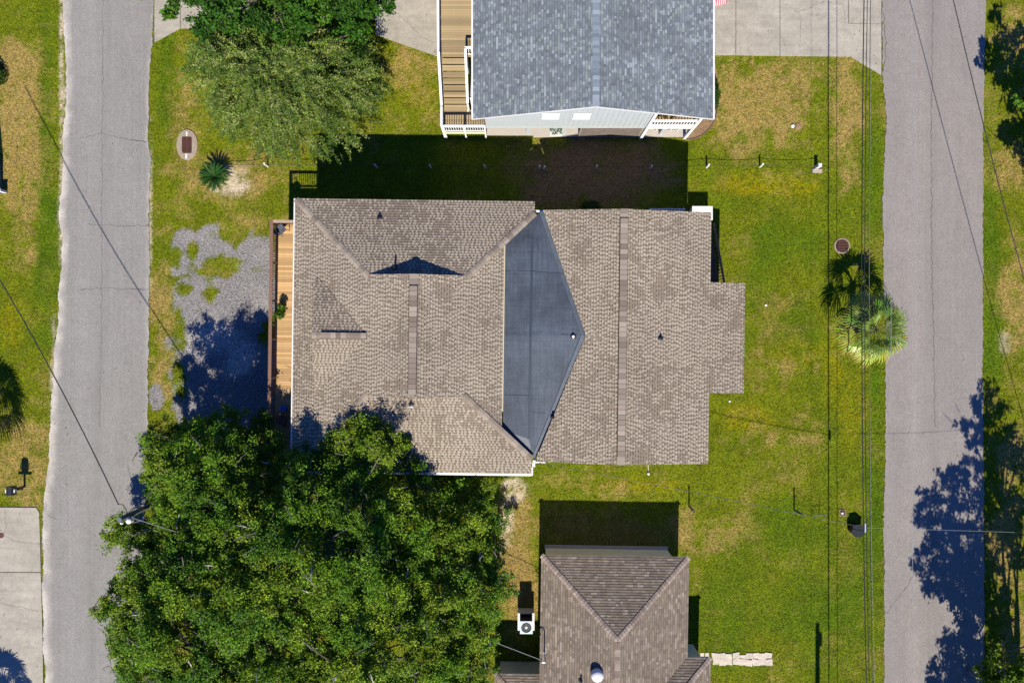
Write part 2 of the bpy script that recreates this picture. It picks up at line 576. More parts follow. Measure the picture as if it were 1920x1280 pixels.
road_l = road('road', ROAD_L, ROAD_R, 'worn grey asphalt road with pale dusty edge past the wooden deck', 9, 5, S(166, 163, 157), True)
road_r = road('road', ROAD2_L, ROAD2_R, 'mauve grey asphalt road crossed by overhead wires beside the fan palm', 4, 4, S(167, 160, 154), False)


def crack(parent, pts, w=0.02, z=0.062, jit=1.6):
    out = []
    for (x0, y0), (x1, y1) in zip(pts[:-1], pts[1:]):
        n = max(2, int(math.hypot(x1 - x0, y1 - y0) / 6))
        for k in range(n):
            t = k / n
            out.append((x0 + (x1 - x0) * t + random.uniform(-jit, jit), y0 + (y1 - y0) * t + random.uniform(-jit, jit)))
    out.append(pts[-1])
    mb = MB()
    for i in range(len(out) - 1):
        a, b = Vector(G(*out[i], z)), Vector(G(*out[i + 1], z))
        d = (b - a)
        s = Vector((-d.y, d.x, 0)).normalized() * w * random.uniform(0.3, 0.7)
        mb.face([a - s, b - s, b + s, a + s])
    mb.build('crack', M['crack'], parent)


crack(road_l, [(194, 0), (193, 300), (192, 500), (190, 700), (188, 800)], 0.02)
crack(road_l, [(150, 262), (190, 250), (240, 262), (275, 268)], 0.016)
crack(road_l, [(165, 421), (240, 424), (281, 423)], 0.014)
crack(road_l, [(150, 543), (200, 540), (281, 545)], 0.016)
crack(road_l, [(90, 965), (130, 980), (170, 975)], 0.016, 0.04)
crack(road_r, [(1748, 0), (1745, 260), (1746, 500), (1750, 640), (1752, 800)], 0.035)
crack(road_r, [(1655, 25), (1661, 80), (1656, 135)], 0.03, 0.03)
crack(road_r, [(1660, 1150), (1700, 1100), (1735, 1030)], 0.014)


def pebble_shift(mb):
    pass


def slab_poly(name, pts, parent, m, z=0.03, thick=0.12, **k):
    top = [Vector(G(x, y, z)) for x, y in pts]
    # keep counter-clockwise from above
    ar = sum(top[i].x * top[(i + 1) % len(top)].y - top[(i + 1) % len(top)].x * top[i].y for i in range(len(top)))
    if ar < 0:
        top.reverse()
    bm = bmesh.new()
    vs = [bm.verts.new(p) for p in top]
    f = bm.faces.new(vs)
    ret = bmesh.ops.extrude_face_region(bm, geom=[f])
    dv = [g for g in ret['geom'] if isinstance(g, bmesh.types.BMVert)]
    for v in vs:
        v.co.z -= thick
    for v in dv:
        pass
    me = bpy.data.meshes.new(name)
    bmesh.ops.recalc_face_normals(bm, faces=bm.faces)
    bm.to_mesh(me)
    bm.free()
    return link(name, me, m, parent, **k)


def driveway(label, polys):
    e = empty('driveway', (0, 0, 0), label=label, kind='structure')
    for p in polys:
        slab_poly('slab', p, e, M['concrete'])
    return e


dw1 = driveway('pale concrete driveway corner by the road and feathery tree', [
    [(290, -200), (290, 80), (338, 53.5), (338, -200)], [(339, -200), (339, 53.5), (420, 54.5), (420, -200)]])
dw2 = driveway('stained concrete drive beside the raised wooden deck', [
    [(690, -200), (705, 66), (819, 106), (860, 106), (860, -200)]])
crack(dw2, [(712, 0), (750, 30), (790, 70), (815, 80)], 0.014, 0.034)
dw3 = driveway('broad cracked concrete driveway east of the grey roofed house', [
    [(1180, -200), (1180, 103), (1379, 104), (1379, -200)], [(1380, -200), (1380, 104), (1461.5, 105), (1461.5, -200)],
    [(1462.5, -200), (1462.5, 105), (1595, 106.5), (1652, 141), (1652, 46), (1590, 45), (1590, -200)],
    [(1591, -200), (1591, 44), (1652, 45), (1652, -200)]])
for pts in ([(1466, 8), (1482, 15), (1497, 25), (1520, 14), (1545, 5), (1580, 9), (1586, 46)], [(1497, 25), (1503, 36), (1498, 90)],
            [(1380, 60), (1378, 100)], [(1533, 0), (1530, 6), (1545, 5)]):
    crack(dw3, pts, 0.014, 0.034)
dw4 = driveway('concrete driveway with saw cut joints in front of the black mailbox', [
    [(-200, 950), (-200, 1071.5), (77, 1071.5), (74, 960), (68, 951)], [(-200, 1072.8), (-200, 1400), (83, 1400), (80, 1180), (77, 1072.8)]])
for pts in ([(10, 955), (12, 985), (8, 1000)], [(8, 1004), (30, 1014), (75, 1019)], [(0, 1129), (40, 1137), (72, 1145)]):
    crack(dw4, pts, 0.014, 0.034)
mh = MB().lathe([(0.17, 0.0), (0.17, 0.012), (0.15, 0.016)], (-32.0 + 0.1, -12.1, 0.03), 16)
mh.build('manhole_cover', M['rust'], None, label='small rusty round cover set in the driveway at the left edge', cat='cover')

# ---- grass blades as real geometry over the lawns
NB = 620000
bx = RNG.uniform(-33.5, 33.5, NB)
by = RNG.uniform(-22.8, 22.8, NB)
pxb = bx * 30 + 960
pyb = 640 - by * 30
keep = ~((pxb > interp(ROAD_L, pyb) + 1) & (pxb < interp(ROAD_R, pyb) - 1))
keep &= ~((pxb > interp(ROAD2_L, pyb) + 1) & (pxb < interp(ROAD2_R, pyb) - 1))


def inbox(x0, y0, x1, y1):
    return (pxb > x0) & (pxb < x1) & (pyb > y0) & (pyb < y1)


keep &= ~inbox(600, 410, 1285, 860)
keep &= ~inbox(915, -100, 1280, 256)
keep &= ~inbox(1280, -100, 1595, 106)
keep &= ~((pxb > 1590) & (pxb < 1652) & (pyb < 106 + (pxb - 1595) * 0.6))
keep &= ~inbox(-100, 953, 76, 1400)
keep &= ~((pxb > 290) & (pxb < 420) & (pyb < np.where(pxb < 338, 80 - (pxb - 290) * 0.56, 54)))
keep &= ~((pxb > 700) & (pxb < 915) & (pyb < 66 + (pxb - 705) * 0.35) & (pyb < 108))
keep &= ~inbox(1020, 1035, 1280, 1400)
keep &= ~((((pxb - 351) / 20) ** 2 + ((pyb - 272) / 29) ** 2) < 1)
keep &= ~((((pxb - 1579) / 15) ** 2 + ((pyb - 461) / 14) ** 2) < 1)
bx, by = bx[keep], by[keep]
bc, bdry, bbare, bgrav = turf_color(bx, by)
k2 = RNG.random(len(bx)) > np.clip(bgrav * 1.15 + bbare * 0.75, 0, 0.985)
# sparse dark tufts stay in the bare patches
bx, by, bc, bdry = bx[k2], by[k2], bc[k2], bdry[k2]
nb = len(bx)
ang = RNG.uniform(0, 2 * PI, nb)
ln = RNG.uniform(0.05, 0.14, nb)
wd = RNG.uniform(0.014, 0.034, nb)
ht = RNG.uniform(0.012, 0.055, nb)
gzb = (fbm(bx * 0.7, by * 0.7, 21) - 0.6) * 0.05 - 0.02
gzb = np.minimum(gzb, -0.006)
dx, dy = np.cos(ang), np.sin(ang)
p0 = np.stack([bx - dy * wd, by + dx * wd, gzb], 1)
p1 = np.stack([bx + dy * wd, by - dx * wd, gzb], 1)
p2 = np.stack([bx + dx * ln, by + dy * ln, gzb + ht], 1)
V = np.stack([p0, p1, p2], 1).reshape(-1, 3)
Ft = np.arange(nb * 3).reshape(-1, 3)
jit = RNG.uniform(0.35, 2.1, (nb, 1))
hue = RNG.uniform(-0.16, 0.16, (nb, 1))
bc = bc * jit * np.concatenate([1 + hue, np.ones((nb, 1)), 1 - hue], 1)
np_mesh('grass', V, Ft, bc, M['blade'], None, False, label='mown lawn grass with straw coloured dry patches round the houses', cat='grass', kind='stuff')

# ---- gravel stones
NG = 60000
sx = RNG.uniform(-22.6, -14.9, NG)
sy = RNG.uniform(-8.5, 7.2, NG)
_, _, _, sg = turf_color(sx, sy)
pale_m = masks(sx, sy)[6]
k = (RNG.random(NG) < np.clip(sg * 1.2 - 0.15, 0, 1) * (1 - 0.75 * pale_m))
sx, sy = sx[k], sy[k]
ng = len(sx)
sr = RNG.uniform(0.012, 0.036, ng)
oct_v = np.array([(1, 0, 0), (0, 1, 0), (-1, 0, 0), (0, -1, 0), (0, 0, 0.8)], dtype=float)
rot = RNG.uniform(0, PI, ng)
cs, sn = np.cos(rot), np.sin(rot)
vx = oct_v[:, 0][None] * cs[:, None] - oct_v[:, 1][None] * sn[:, None]
vy = oct_v[:, 0][None] * sn[:, None] + oct_v[:, 1][None] * cs[:, None]
st = RNG.uniform(0.7, 1.2, (ng, 5))
VG = np.stack([sx[:, None] + vx * sr[:, None] * st, sy[:, None] + vy * sr[:, None], np.repeat(oct_v[:, 2][None], ng, 0) * sr[:, None] * 1.0 - 0.012], 2).reshape(-1, 3)
fb = np.array([(0, 1, 4), (1, 2, 4), (2, 3, 4), (3, 0, 4)])
FG = (fb[None] + (np.arange(ng) * 5)[:, None, None]).reshape(-1, 3)
gcol = np.array(S(180, 176, 174))[None] * RNG.uniform(0.4, 1.5, (ng, 1))
np_mesh('gravel', VG, FG, np.repeat(gcol, 4, 0), M['gravel'], None, False, label='grey crushed gravel parking patch beside the wooden deck', cat='gravel', kind='stuff')


# ---- fallen leaves and grit on the lawn and pavement edges
NL = 4200
fx = np.concatenate([RNG.uniform(-28, 2, NL // 2), RNG.uniform(-32, 33, NL // 2)])
fy = np.concatenate([RNG.normal(-9, 7, NL // 2), RNG.uniform(-21, 21, NL // 2)])
fpx, fpy = fx * 30 + 960, 640 - fy * 30
onr = ((fpx > interp(ROAD_L, fpy)) & (fpx < interp(ROAD_R, fpy))) | ((fpx > interp(ROAD2_L, fpy)) & (fpx < interp(ROAD2_R, fpy)))
kf = ~onr | (RNG.random(len(fx)) < 0.12)
fx, fy = fx[kf], fy[kf]
fang = RNG.uniform(0, PI, len(fx))
fl_ = RNG.uniform(0.02, 0.055, len(fx))
dxx, dyy = np.cos(fang) * fl_, np.sin(fang) * fl_
zz_ = 0.066 + RNG.uniform(0, 0.012, len(fx))
VF = np.stack([np.stack([fx - dxx, fy - dyy, zz_], 1), np.stack([fx + dyy * 0.5, fy - dxx * 0.5, zz_ + 0.01], 1),
               np.stack([fx + dxx, fy + dyy, zz_], 1), np.stack([fx - dyy * 0.5, fy + dxx * 0.5, zz_ + 0.006], 1)], 1).reshape(-1, 3)
fcl = np.array([S(150, 120, 80), S(120, 92, 60), S(190, 165, 110), S(96, 84, 60)])[RNG.integers(0, 4, len(fx))]
np_mesh('fallen_leaves', VF, np.arange(len(fx) * 4).reshape(-1, 4), fcl, M['blade'], None, False, label='scattered brown fallen leaves on grass, gravel and road', cat='leaves', kind='stuff')


# ------------------------------------------------------------------ shingle roofs
def clip_poly(sub, clip):
    out = sub
    n = len(clip)
    for i in range(n):
        ax, ay = clip[i]
        bx_, by_ = clip[(i + 1) % n]
        ex, ey = bx_ - ax, by_ - ay
        inp = out
        out = []
        if not inp:
            return []
        for j in range(len(inp)):
            p = inp[j]
            q = inp[(j + 1) % len(inp)]
            sp = ex * (p[1] - ay) - ey * (p[0] - ax)
            sq = ex * (q[1] - ay) - ey * (q[0] - ax)
            if sp >= 0:
                out.append(p)
            if (sp >= 0) != (sq >= 0):
                t = sp / (sp - sq)
                out.append((p[0] + (q[0] - p[0]) * t, p[1] + (q[1] - p[1]) * t))
    return out


def shingle(mb, poly, along, style, seed=0, origin=None):
    """cover a convex planar polygon with courses of shingles; along = course direction"""
    rnd = random.Random(seed)
    poly = [Vector(p) for p in poly]
    n = Vector((0, 0, 0))
    for i in range(len(poly)):
        a, b = poly[i], poly[(i + 1) % len(poly)]
        n += a.cross(b)
    n.normalize()
    if n.z < 0:
        poly.reverse()
        n = -n
    u = Vector(along)
    u = (u - n * u.dot(n)).normalized()
    v = n.cross(u).normalized()
    if v.z < 0:
        v, u = -v, -u
    O = Vector(origin) if origin is not None else poly[0]
    O = O + n * ((poly[0] - O).dot(n))
    P2 = [((p - O).dot(u), (p - O).dot(v)) for p in poly]
    ar = sum(P2[i][0] * P2[(i + 1) % len(P2)][1] - P2[(i + 1) % len(P2)][0] * P2[i][1] for i in range(len(P2)))
    if ar < 0:
        P2.reverse()
    u0, u1 = min(p[0] for p in P2), max(p[0] for p in P2)
    v0, v1 = min(p[1] for p in P2), max(p[1] for p in P2)
    E = style['exp']
    T = 0.013

    def put(rect, z_lo, z_hi, vb, col, edge=True):
        pl = clip_poly(rect, P2)
        if len(pl) < 3:
            return
        def h(q):
            t = (q[1] - vb) / E
            return z_lo * (1 - t) + z_hi * t
        top = [O + u * q[0] + v * q[1] + n * h(q) for q in pl]
        mb.face(top, col)
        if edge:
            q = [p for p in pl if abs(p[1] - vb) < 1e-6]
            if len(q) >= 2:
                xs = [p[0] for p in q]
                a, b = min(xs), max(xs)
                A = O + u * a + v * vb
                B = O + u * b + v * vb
                mb.face([A - n * 0.004, B - n * 0.004, B + n * z_lo, A + n * z_lo], tuple(c * 0.7 for c in col))  # front edge coloured darker to draw the course's shadow line

    r0 = int(math.floor(v0 / E)) - 1
    r1 = int(math.ceil(v1 / E)) + 1
    for r in range(r0, r1):
        vb = r * E
        rr = random.Random(seed * 7919 + r)
        lw = 0.022
        put([(u0 - 0.1, vb + E - lw), (u1 + 0.1, vb + E - lw), (u1 + 0.1, vb + E), (u0 - 0.1, vb + E)], T + 0.012, 0.0125, vb, style['line'], False)  # dark strip painted below each course edge, in place of its shadow
        x = math.floor(u0 / 1.0) * 1.0 - 1.0 - rr.random() * 2.0
        if style['kind'] == 'tooth':
            while x < u1:
                # one shingle about a metre long with its own tone
                L = 1.0
                cx = x + L / 2
                q = O + u * cx + v * vb
                lf = float(vnoise(np.array(q.x * 0.55), np.array(q.y * 0.55), 61))
                tone = 0.95 + 0.12 * rr.random() + 0.16 * (lf - 0.5)
                put([(x, vb), (x + L, vb), (x + L, vb + E), (x, vb + E)], T, 0.001, vb, tuple(c * tone for c in style['mid']))
                tx = x + rr.uniform(0, 0.06)
                while tx < x + L - 0.05:
                    w = rr.uniform(0.09, 0.16)
                    gapw = rr.uniform(0.07, 0.12)
                    q = O + u * tx + v * vb
                    lf = float(vnoise(np.array(q.x * 0.8 + 7), np.array(q.y * 0.8), 62)) * 0.5 + float(vnoise(np.array(q.x * 2.0 + 7), np.array(q.y * 2.0), 63)) * 0.5
                    if rr.random() < -0.3 + lf * 2.4:
                        tn = tone * rr.uniform(0.95, 1.07)
                        put([(tx, vb), (tx + w, vb), (tx + w, vb + E), (tx, vb + E)], T + 0.008, 0.007, vb, tuple(c * tn for c in style['light']))
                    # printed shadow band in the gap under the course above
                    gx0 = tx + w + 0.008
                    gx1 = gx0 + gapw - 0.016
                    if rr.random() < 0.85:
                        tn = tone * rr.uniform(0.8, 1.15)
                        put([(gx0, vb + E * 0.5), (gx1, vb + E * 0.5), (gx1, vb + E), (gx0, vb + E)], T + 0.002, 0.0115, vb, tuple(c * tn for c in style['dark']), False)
                    tx += w + gapw
                x += L
        else:
            while x < u1:
                w = rr.uniform(*style['w'])
                t = rr.random()
                q = O + u * x + v * vb
                lf = float(vnoise(np.array(q.x * 1.1), np.array(q.y * 1.1), 64))
                if t < style['p'][0] + 0.1 * (lf - 0.5):
                    c = style['light']
                    zz = 0.008
                elif t < style['p'][1]:
                    c = style['mid']
                    zz = 0.005
                else:
                    c = style['dark']
                    zz = 0.0
                if rr.random() < style.get('tp', 0) * 2 * lf:
                    c = style['tint']
                tn = rr.uniform(0.85, 1.15) * (0.94 + 0.12 * lf)
                put([(x, vb), (x + w, vb), (x + w, vb + E), (x, vb + E)], T + zz, 0.001 + zz * 0.6, vb, tuple(k * tn for k in c))
                x += w


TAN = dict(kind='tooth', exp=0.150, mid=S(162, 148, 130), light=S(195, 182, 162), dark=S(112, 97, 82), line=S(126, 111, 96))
GREY = dict(kind='rand', exp=0.150, w=(0.11, 0.25), light=S(168, 178, 184), mid=S(143, 152, 158), dark=S(130, 139, 146), p=(0.16, 0.60), tint=S(156, 167, 162), tp=0.06, line=S(94, 102, 110))
BROWN = dict(kind='rand', exp=0.150, w=(0.12, 0.34), light=S(176, 160, 146), mid=S(156, 142, 126), dark=S(144, 130, 115), p=(0.13, 0.58), tint=S(154, 142, 120), tp=0.06, line=S(100, 86, 76))


def cap_line(parent, a, b, width, sag, piece, cols, name='ridge_shingle', z=0.03, seed=0):
    """overlapping cap shingles folded over a ridge or hip; sag = drop at each side"""
    a, b = Vector(a), Vector(b)
    d = b - a
    L = d.length
    d.normalize()
    s = Vector((d.y, -d.x, 0)).normalized()
    n = max(1, int(round(L / piece)))
    st = L / n
    rr = random.Random(seed)
    for i in range(n):
        p = a + d * st * i
        q = a + d * st * (i + 1.06)
        mb = MB()
        c = rr.choice(cols)
        t = rr.uniform(0.86, 1.12)
        mb.col = tuple(k * t for k in c)
        up0 = Vector((0, 0, z + 0.022))
        up1 = Vector((0, 0, z + 0.006))
        dr = Vector((0, 0, -sag))
        h = width / 2
        A = [p - s * h + up0 + dr, p + up0, p + s * h + up0 + dr]
        B = [q - s * h + up1 + dr, q + up1, q + s * h + up1 + dr]
        mb.face([A[0], B[0], B[1], A[1]])
        mb.face([A[1], B[1], B[2], A[2]])
        lo = Vector((0, 0, -0.03))
        mb.face([A[0] + lo, A[0], A[1], A[1] + lo])
        mb.face([A[1] + lo, A[1], A[2], A[2] + lo])
        mb.face([A[0], A[0] + lo, B[0] + lo, B[0]])
        mb.face([A[2] + lo, A[2], B[2], B[2] + lo])
        mb.build(name, M['cap'], parent, color=True)


def plate(mb, poly, thick=0.12):
    """solid roof deck slab below a polygon"""
    top = [Vector(p) - Vector((0, 0, 0.006)) for p in poly]
    n = Vector((0, 0, 0))
    for i in range(len(top)):
        n += top[i].cross(top[(i + 1) % len(top)])
    if n.z < 0:
        top.reverse()
    bot = [p - Vector((0, 0, thick)) for p in top]
    mb.face(top)
    mb.face(bot[::-1])
    for i in range(len(top)):
        j = (i + 1) % len(top)
        mb.face([top[j], top[i], bot[i], bot[j]])


def window(parent, x0, x1, z0, z1, face, at, pane='glass'):
    """face: 'S','N','W','E'; at = coordinate of wall plane"""
    o = {'S': -1, 'N': 1, 'W': -1, 'E': 1}[face]
    fr = MB()
    t = 0.07

    def bxx(a0, a1, c0, c1, d0, d1):
        lo, hi = sorted((at + o * d0, at + o * d1))
        if face in 'SN':
            return (a0, lo, c0), (a1, hi, c1)
        return (lo, a0, c0), (hi, a1, c1)
    fr.box(*bxx(x0 - t, x1 + t, z1, z1 + t, 0.002, 0.05))
    fr.box(*bxx(x0 - t, x1 + t, z0 - t, z0, 0.002, 0.07))
    fr.box(*bxx(x0 - t, x0, z0, z1, 0.002, 0.05))
    fr.box(*bxx(x1, x1 + t, z0, z1, 0.002, 0.05))
    fr.box(*bxx(x0, x1, (z0 + z1) / 2 - 0.02, (z0 + z1) / 2 + 0.02, 0.004, 0.04))
    f = fr.build('window', M['white'], parent)
    MB().box(*bxx(x0, x1, z0, z1, 0.003, 0.015)).build('pane', M[pane], f)
    return f


def vent_pipe(name, loc, h=0.35, r=0.05, label=None, parent=None, m='darkmetal', flange=0.16):
    mb = MB().lathe([(flange, 0), (flange, 0.02), (r * 1.5, 0.06), (r, 0.08), (r, h), (r * 0.7, h), (r * 0.7, h - 0.1)], loc, 14)
    o = mb.build(name, M[m], parent, smooth=False)
    if label:
        tag(o, label=label)
    return o


# ------------------------------------------------------------------ main house (tan roof)
PHI = R(0.75)
main = empty('brick_roofed_house', (0, 0, 0), -PHI,
             label='large raised house with brown tan shingle roofs joined by a dark grey membrane valley', cat='house')
main.name = 'raised_house'


def Lm(px, py, h):
    """photo pixel at height h -> main house local coordinates"""
    p = P(px, py, h)
    c, s = math.cos(PHI), math.sin(PHI)
    return Vector((p.x * c - p.y * s, p.x * s + p.y * c, h))


he = 4.6
zr = 6.33
XW, XE, YS, YN = -12.2, 1.175, -7.36, 7.81
wz = lambda x: he + 0.25 * (x - XW)
nz_ = lambda y: he + 0.25 * (YN - y)
sz_ = lambda y: he + 0.25 * (y - YS)
ez_ = lambda x: zr - 0.24 * (x + 5.28)
XR = -5.28
yN, yS = 3.43, -2.98
roof = MB()
N_poly = [(XW, YN, he), (XE, YN, he), (XE, 7.13, nz_(7.13)), (-2.52, yN, nz_(yN)), (-7.84, yN, nz_(yN))]
S_poly = [(XW, YS, he), (XE, YS, he), (XE, -6.5, sz_(-6.5)), (-2.56, yS, sz_(yS)), (-7.82, yS, sz_(yS))]
W_poly = [(XW, YS, he), (XW, YN, he), (-7.84, yN, wz(-7.84)), (-7.82, yS, wz(-7.82))]
W_top = [(-7.84, yN + 0.1, wz(-7.84)), (XR, yN + 0.1, wz(XR)), (XR, yS - 0.1, wz(XR)), (-7.82, yS - 0.1, wz(-7.82))]
E_top = [(XR, yN + 0.1, ez_(XR)), (-2.52, yN + 0.1, ez_(-2.52)), (-2.52, yS - 0.1, ez_(-2.52)), (XR, yS - 0.1, ez_(XR))]
E_poly = [(-2.52, yN, ez_(-2.52)), (-0.5, 5.45, ez_(-0.5)), (-0.5, -4.95, ez_(-0.5)), (-2.52, yS, ez_(-2.52))]
R_eave, R_ridge, RX = 4.9, 5.62, 6.0
rz_ = lambda x: R_ridge - (R_ridge - R_eave) / 4.93 * abs(x - RX)
RW1 = [(1.62, 7.27, rz_(1.62)), (RX, 7.27, R_ridge), (RX, 0.40, R_ridge), (4.02, 0.40, rz_(4.02))]
RW2 = [(4.02, 0.40, rz_(4.02)), (RX, 0.40, R_ridge), (RX, -6.62, R_ridge), (1.38, -6.62, rz_(1.38))]
RE = [(RX, 7.27, R_ridge), (10.93, 7.27, R_eave), (10.93, -6.62, R_eave), (RX, -6.62, R_ridge)]
REX = [(10.93, 3.41, rz_(10.93)), (12.95, 3.41, rz_(12.95)), (12.95, -2.71, rz_(12.95)), (10.93, -2.71, rz_(10.93))]
for pl in (N_poly, S_poly, W_poly, W_top, E_top, E_poly, RW1, RW2, RE, REX):
    plate(roof, pl, 0.14)
# dutch gable faces
for y, yo in ((yN, 0.0), (yS, 0.0)):
    zb = nz_(yN) - 0.1
    roof.face([(-7.84, y, zb), (-2.52, y, zb), (XR, y, zr - 0.02)])
# dormer on the west slope
DX, DXe, DY, DH = -10.65, -7.85, 0.2, 3.13
dzr = wz(DXe)
dzb = wz(DX)
DN = [(DX - 0.2, DY, dzr + 0.012), (DXe, DY, dzr + 0.012), (DX, DY + DH, dzb + 0.012), (DX - 0.2, DY + DH, dzb + 0.012)]
DS = [(DX - 0.2, DY, dzr + 0.012), (DXe, DY, dzr + 0.012), (DX, DY - DH, dzb + 0.012), (DX - 0.2, DY - DH, dzb + 0.012)]
for pl in (DN, DS):
    top = [Vector(p) for p in pl]
    plate(roof, pl, 0.04)
roof.face([(DX, DY - DH, dzb - 0.02), (DX, DY + DH, dzb - 0.02), (DX, DY, dzr - 0.02)])
roof_o = roof.build('roof', M['offwhite'], main)
fld = MB()
for i, (pl, al) in enumerate(((N_poly, (1, 0, 0)), (S_poly, (1, 0, 0)), (RW1, (0, 1, 0)), (RW2, (0, 1, 0)), (RE, (0, 1, 0)), (REX, (0, 1, 0)))):
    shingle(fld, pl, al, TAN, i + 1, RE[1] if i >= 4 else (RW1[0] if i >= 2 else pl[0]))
shingle(fld, W_poly, (0, 1, 0), TAN, 11, W_poly[0])
shingle(fld, W_top, (0, 1, 0), TAN, 11, W_poly[0])
shingle(fld, E_top, (0, 1, 0), TAN, 13, E_poly[1])
shingle(fld, E_poly, (0, 1, 0), TAN, 13, E_poly[1])
shingle(fld, [Vector(p) + Vector((0, 0, 0.01)) for p in DN], (1, 0, 0), TAN, 17)
shingle(fld, [Vector(p) + Vector((0, 0, 0.01)) for p in DS], (1, 0, 0), TAN, 19)
fld.build('shingles', M['shingle'], roof_o, color=True, kind='stuff')
CC = [S(178, 164, 148), S(160, 146, 130), S(168, 154, 138), S(186, 172, 154)]
cap_line(roof_o, (XW + 0.05, YN - 0.05, he), (-7.84, yN, wz(-7.84)), 0.34, 0.035, 0.36, CC, seed=1)
cap_line(roof_o, (XW + 0.05, YS + 0.05, he), (-7.82, yS, wz(-7.82)), 0.34, 0.035, 0.36, CC, seed=2)
cap_line(roof_o, (XE, 7.13, nz_(7.13)), (-2.52, yN, nz_(yN)), 0.34, 0.035, 0.36, CC, seed=3)
cap_line(roof_o, (XE, -6.5, sz_(-6.5)), (-2.56, yS, sz_(yS)), 0.34, 0.035, 0.36, CC, seed=4)


def ridge_vent(parent, a, b, w, seed, endfull):
    """a raised vent strip with cap shingles on it"""
    a, b = Vector(a), Vector(b)
    mb = MB().bar(a + Vector((0, 0, 0.045)), b + Vector((0, 0, 0.045)), w, 0.06)
    mb.build('ridge_vent', M['dark'], parent)
    cap_line(parent, a, b, w - 0.05, 0.012, 0.28, [S(170, 155, 142), S(150, 135, 122), S(160, 146, 132), S(184, 170, 155)], z=0.10, seed=seed)


ridge_vent(roof_o, (XR, yN - 0.55, zr - 0.02), (XR, yS + 0.1, zr - 0.02), 0.46, 5, 1)
cap_line(roof_o, (XR, yN + 0.1, zr), (XR, yN - 0.5, zr), 0.42, 0.04, 0.3, CC, seed=6)
ridge_vent(roof_o, (RX, 6.75, R_ridge - 0.02), (RX, -6.15, R_ridge - 0.02), 0.46, 7, 1)
cap_line(roof_o, (RX, 7.27, R_ridge), (RX, 6.8, R_ridge), 0.42, 0.03, 0.3, CC, seed=8)
cap_line(roof_o, (RX, -6.62, R_ridge), (RX, -6.2, R_ridge), 0.42, 0.03, 0.3, CC, seed=9)
ridge_vent(roof_o, (DX + 0.3, DY, dzr - 0.01), (DXe - 0.05, DY, dzr - 0.01), 0.36, 10, 1)
cap_line(roof_o, (DX - 0.2, DY, dzr), (DX + 0.28, DY, dzr), 0.36, 0.03, 0.25, CC, seed=12)

# membrane between the two roofs
mz = 5.04
A_ = Vector((-0.44, 5.3, 4.93)); B_ = Vector((-0.44, 0.3, mz)); C_ = Vector((-0.44, -4.9, 4.93))
NT = Vector((1.2, 7.05, 4.62)); NT2 = Vector((1.62, 7.22, 4.70))
ST = Vector((1.18, -6.35, 4.62)); ST2 = Vector((1.42, -6.42, 4.68))
AP = Vector((4.0, 0.40, rz_(4.0) + 0.012))
cN = Vector((1.05, 5.75, 4.80)); cM = Vector((1.02, 0.3, 5.0)); cS = Vector((1.0, -5.4, 4.80))
mem = MB()
for f in ((A_, B_, cM, cN), (B_, C_, cS, cM), (A_, cN, NT), (C_, ST, cS), (NT, cN, NT2), (cN, cM, AP, NT2), (cM, cS, ST2, AP), (cS, ST, ST2)):
    nn = (f[1] - f[0]).cross(f[2] - f[0])
    mem.face(f if nn.z > 0 else f[::-1])
# skirts so that nothing shows beneath
for f in ((A_, B_), (B_, C_), (A_, NT), (C_, ST)):
    mem.face([f[0], f[1], f[1] - Vector((0, 0, 0.4)), f[0] - Vector((0, 0, 0.4))])
memo = mem.build('membrane_roof', M['membrane'], main)
sm = MB()
up = Vector((0, 0, 0.012))


def strip(mb, a, b, w, z=0.012, t=0.006):
    a, b = Vector(a), Vector(b)
    d = (b - a).normalized()
    s = Vector((-d.y, d.x, 0)).normalized() * w / 2
    zz = Vector((0, 0, z))
    mb.face([a - s + zz, b - s + zz, b + s + zz, a + s + zz][::1])


strip(sm, cN, cM, 0.14)
strip(sm, cM, cS, 0.14)
sm.build('seam', M['seam'], memo)
sm = MB()
strip(sm, NT2 + Vector((-.1, 0, 0)), AP + Vector((-.12, 0, 0)), 0.2, 0.03)
strip(sm, ST2 + Vector((-.1, 0, 0)), AP + Vector((-.12, 0, 0)), 0.2, 0.03)
sm.build('flashing', mat('membrane_flashing', (0.07, 0.085, 0.105), rough=0.5, noises=((3, 0.8, 1.2),)), memo)
for a, b in (((1.02, 3.9, 4.87), (3.0, 3.7, 5.12)), ((-.4, 3.9, 4.96), (1.0, 3.9, 4.87)), ((-.4, -3.0, 4.98), (1.0, -3.0, 4.9)), ((2.7, .42, 5.19), (3.9, .42, 5.31)), ((1.1, -4.0, 4.88), (1.9, -4.0, 4.9))):
    q = MB()
    strip(q, a, b, 0.02, 0.02)
    q.build('seam', M['seamfaint'], memo)
vent_pipe('vent_pipe', Lm(1075, 631, 5.28), 0.12, 0.06, 'black drain boot with a white collar on the membrane', memo, 'darkmetal', 0.17)
MB().lathe([(0.075, 0.0), (0.075, 0.02), (0.03, 0.02)], Lm(1075, 631, 5.4), 14).build('collar', M['white'], memo)
vent_pipe('vent_pipe', Lm(1037, 782, 5.0), 0.25, 0.07, None, memo)
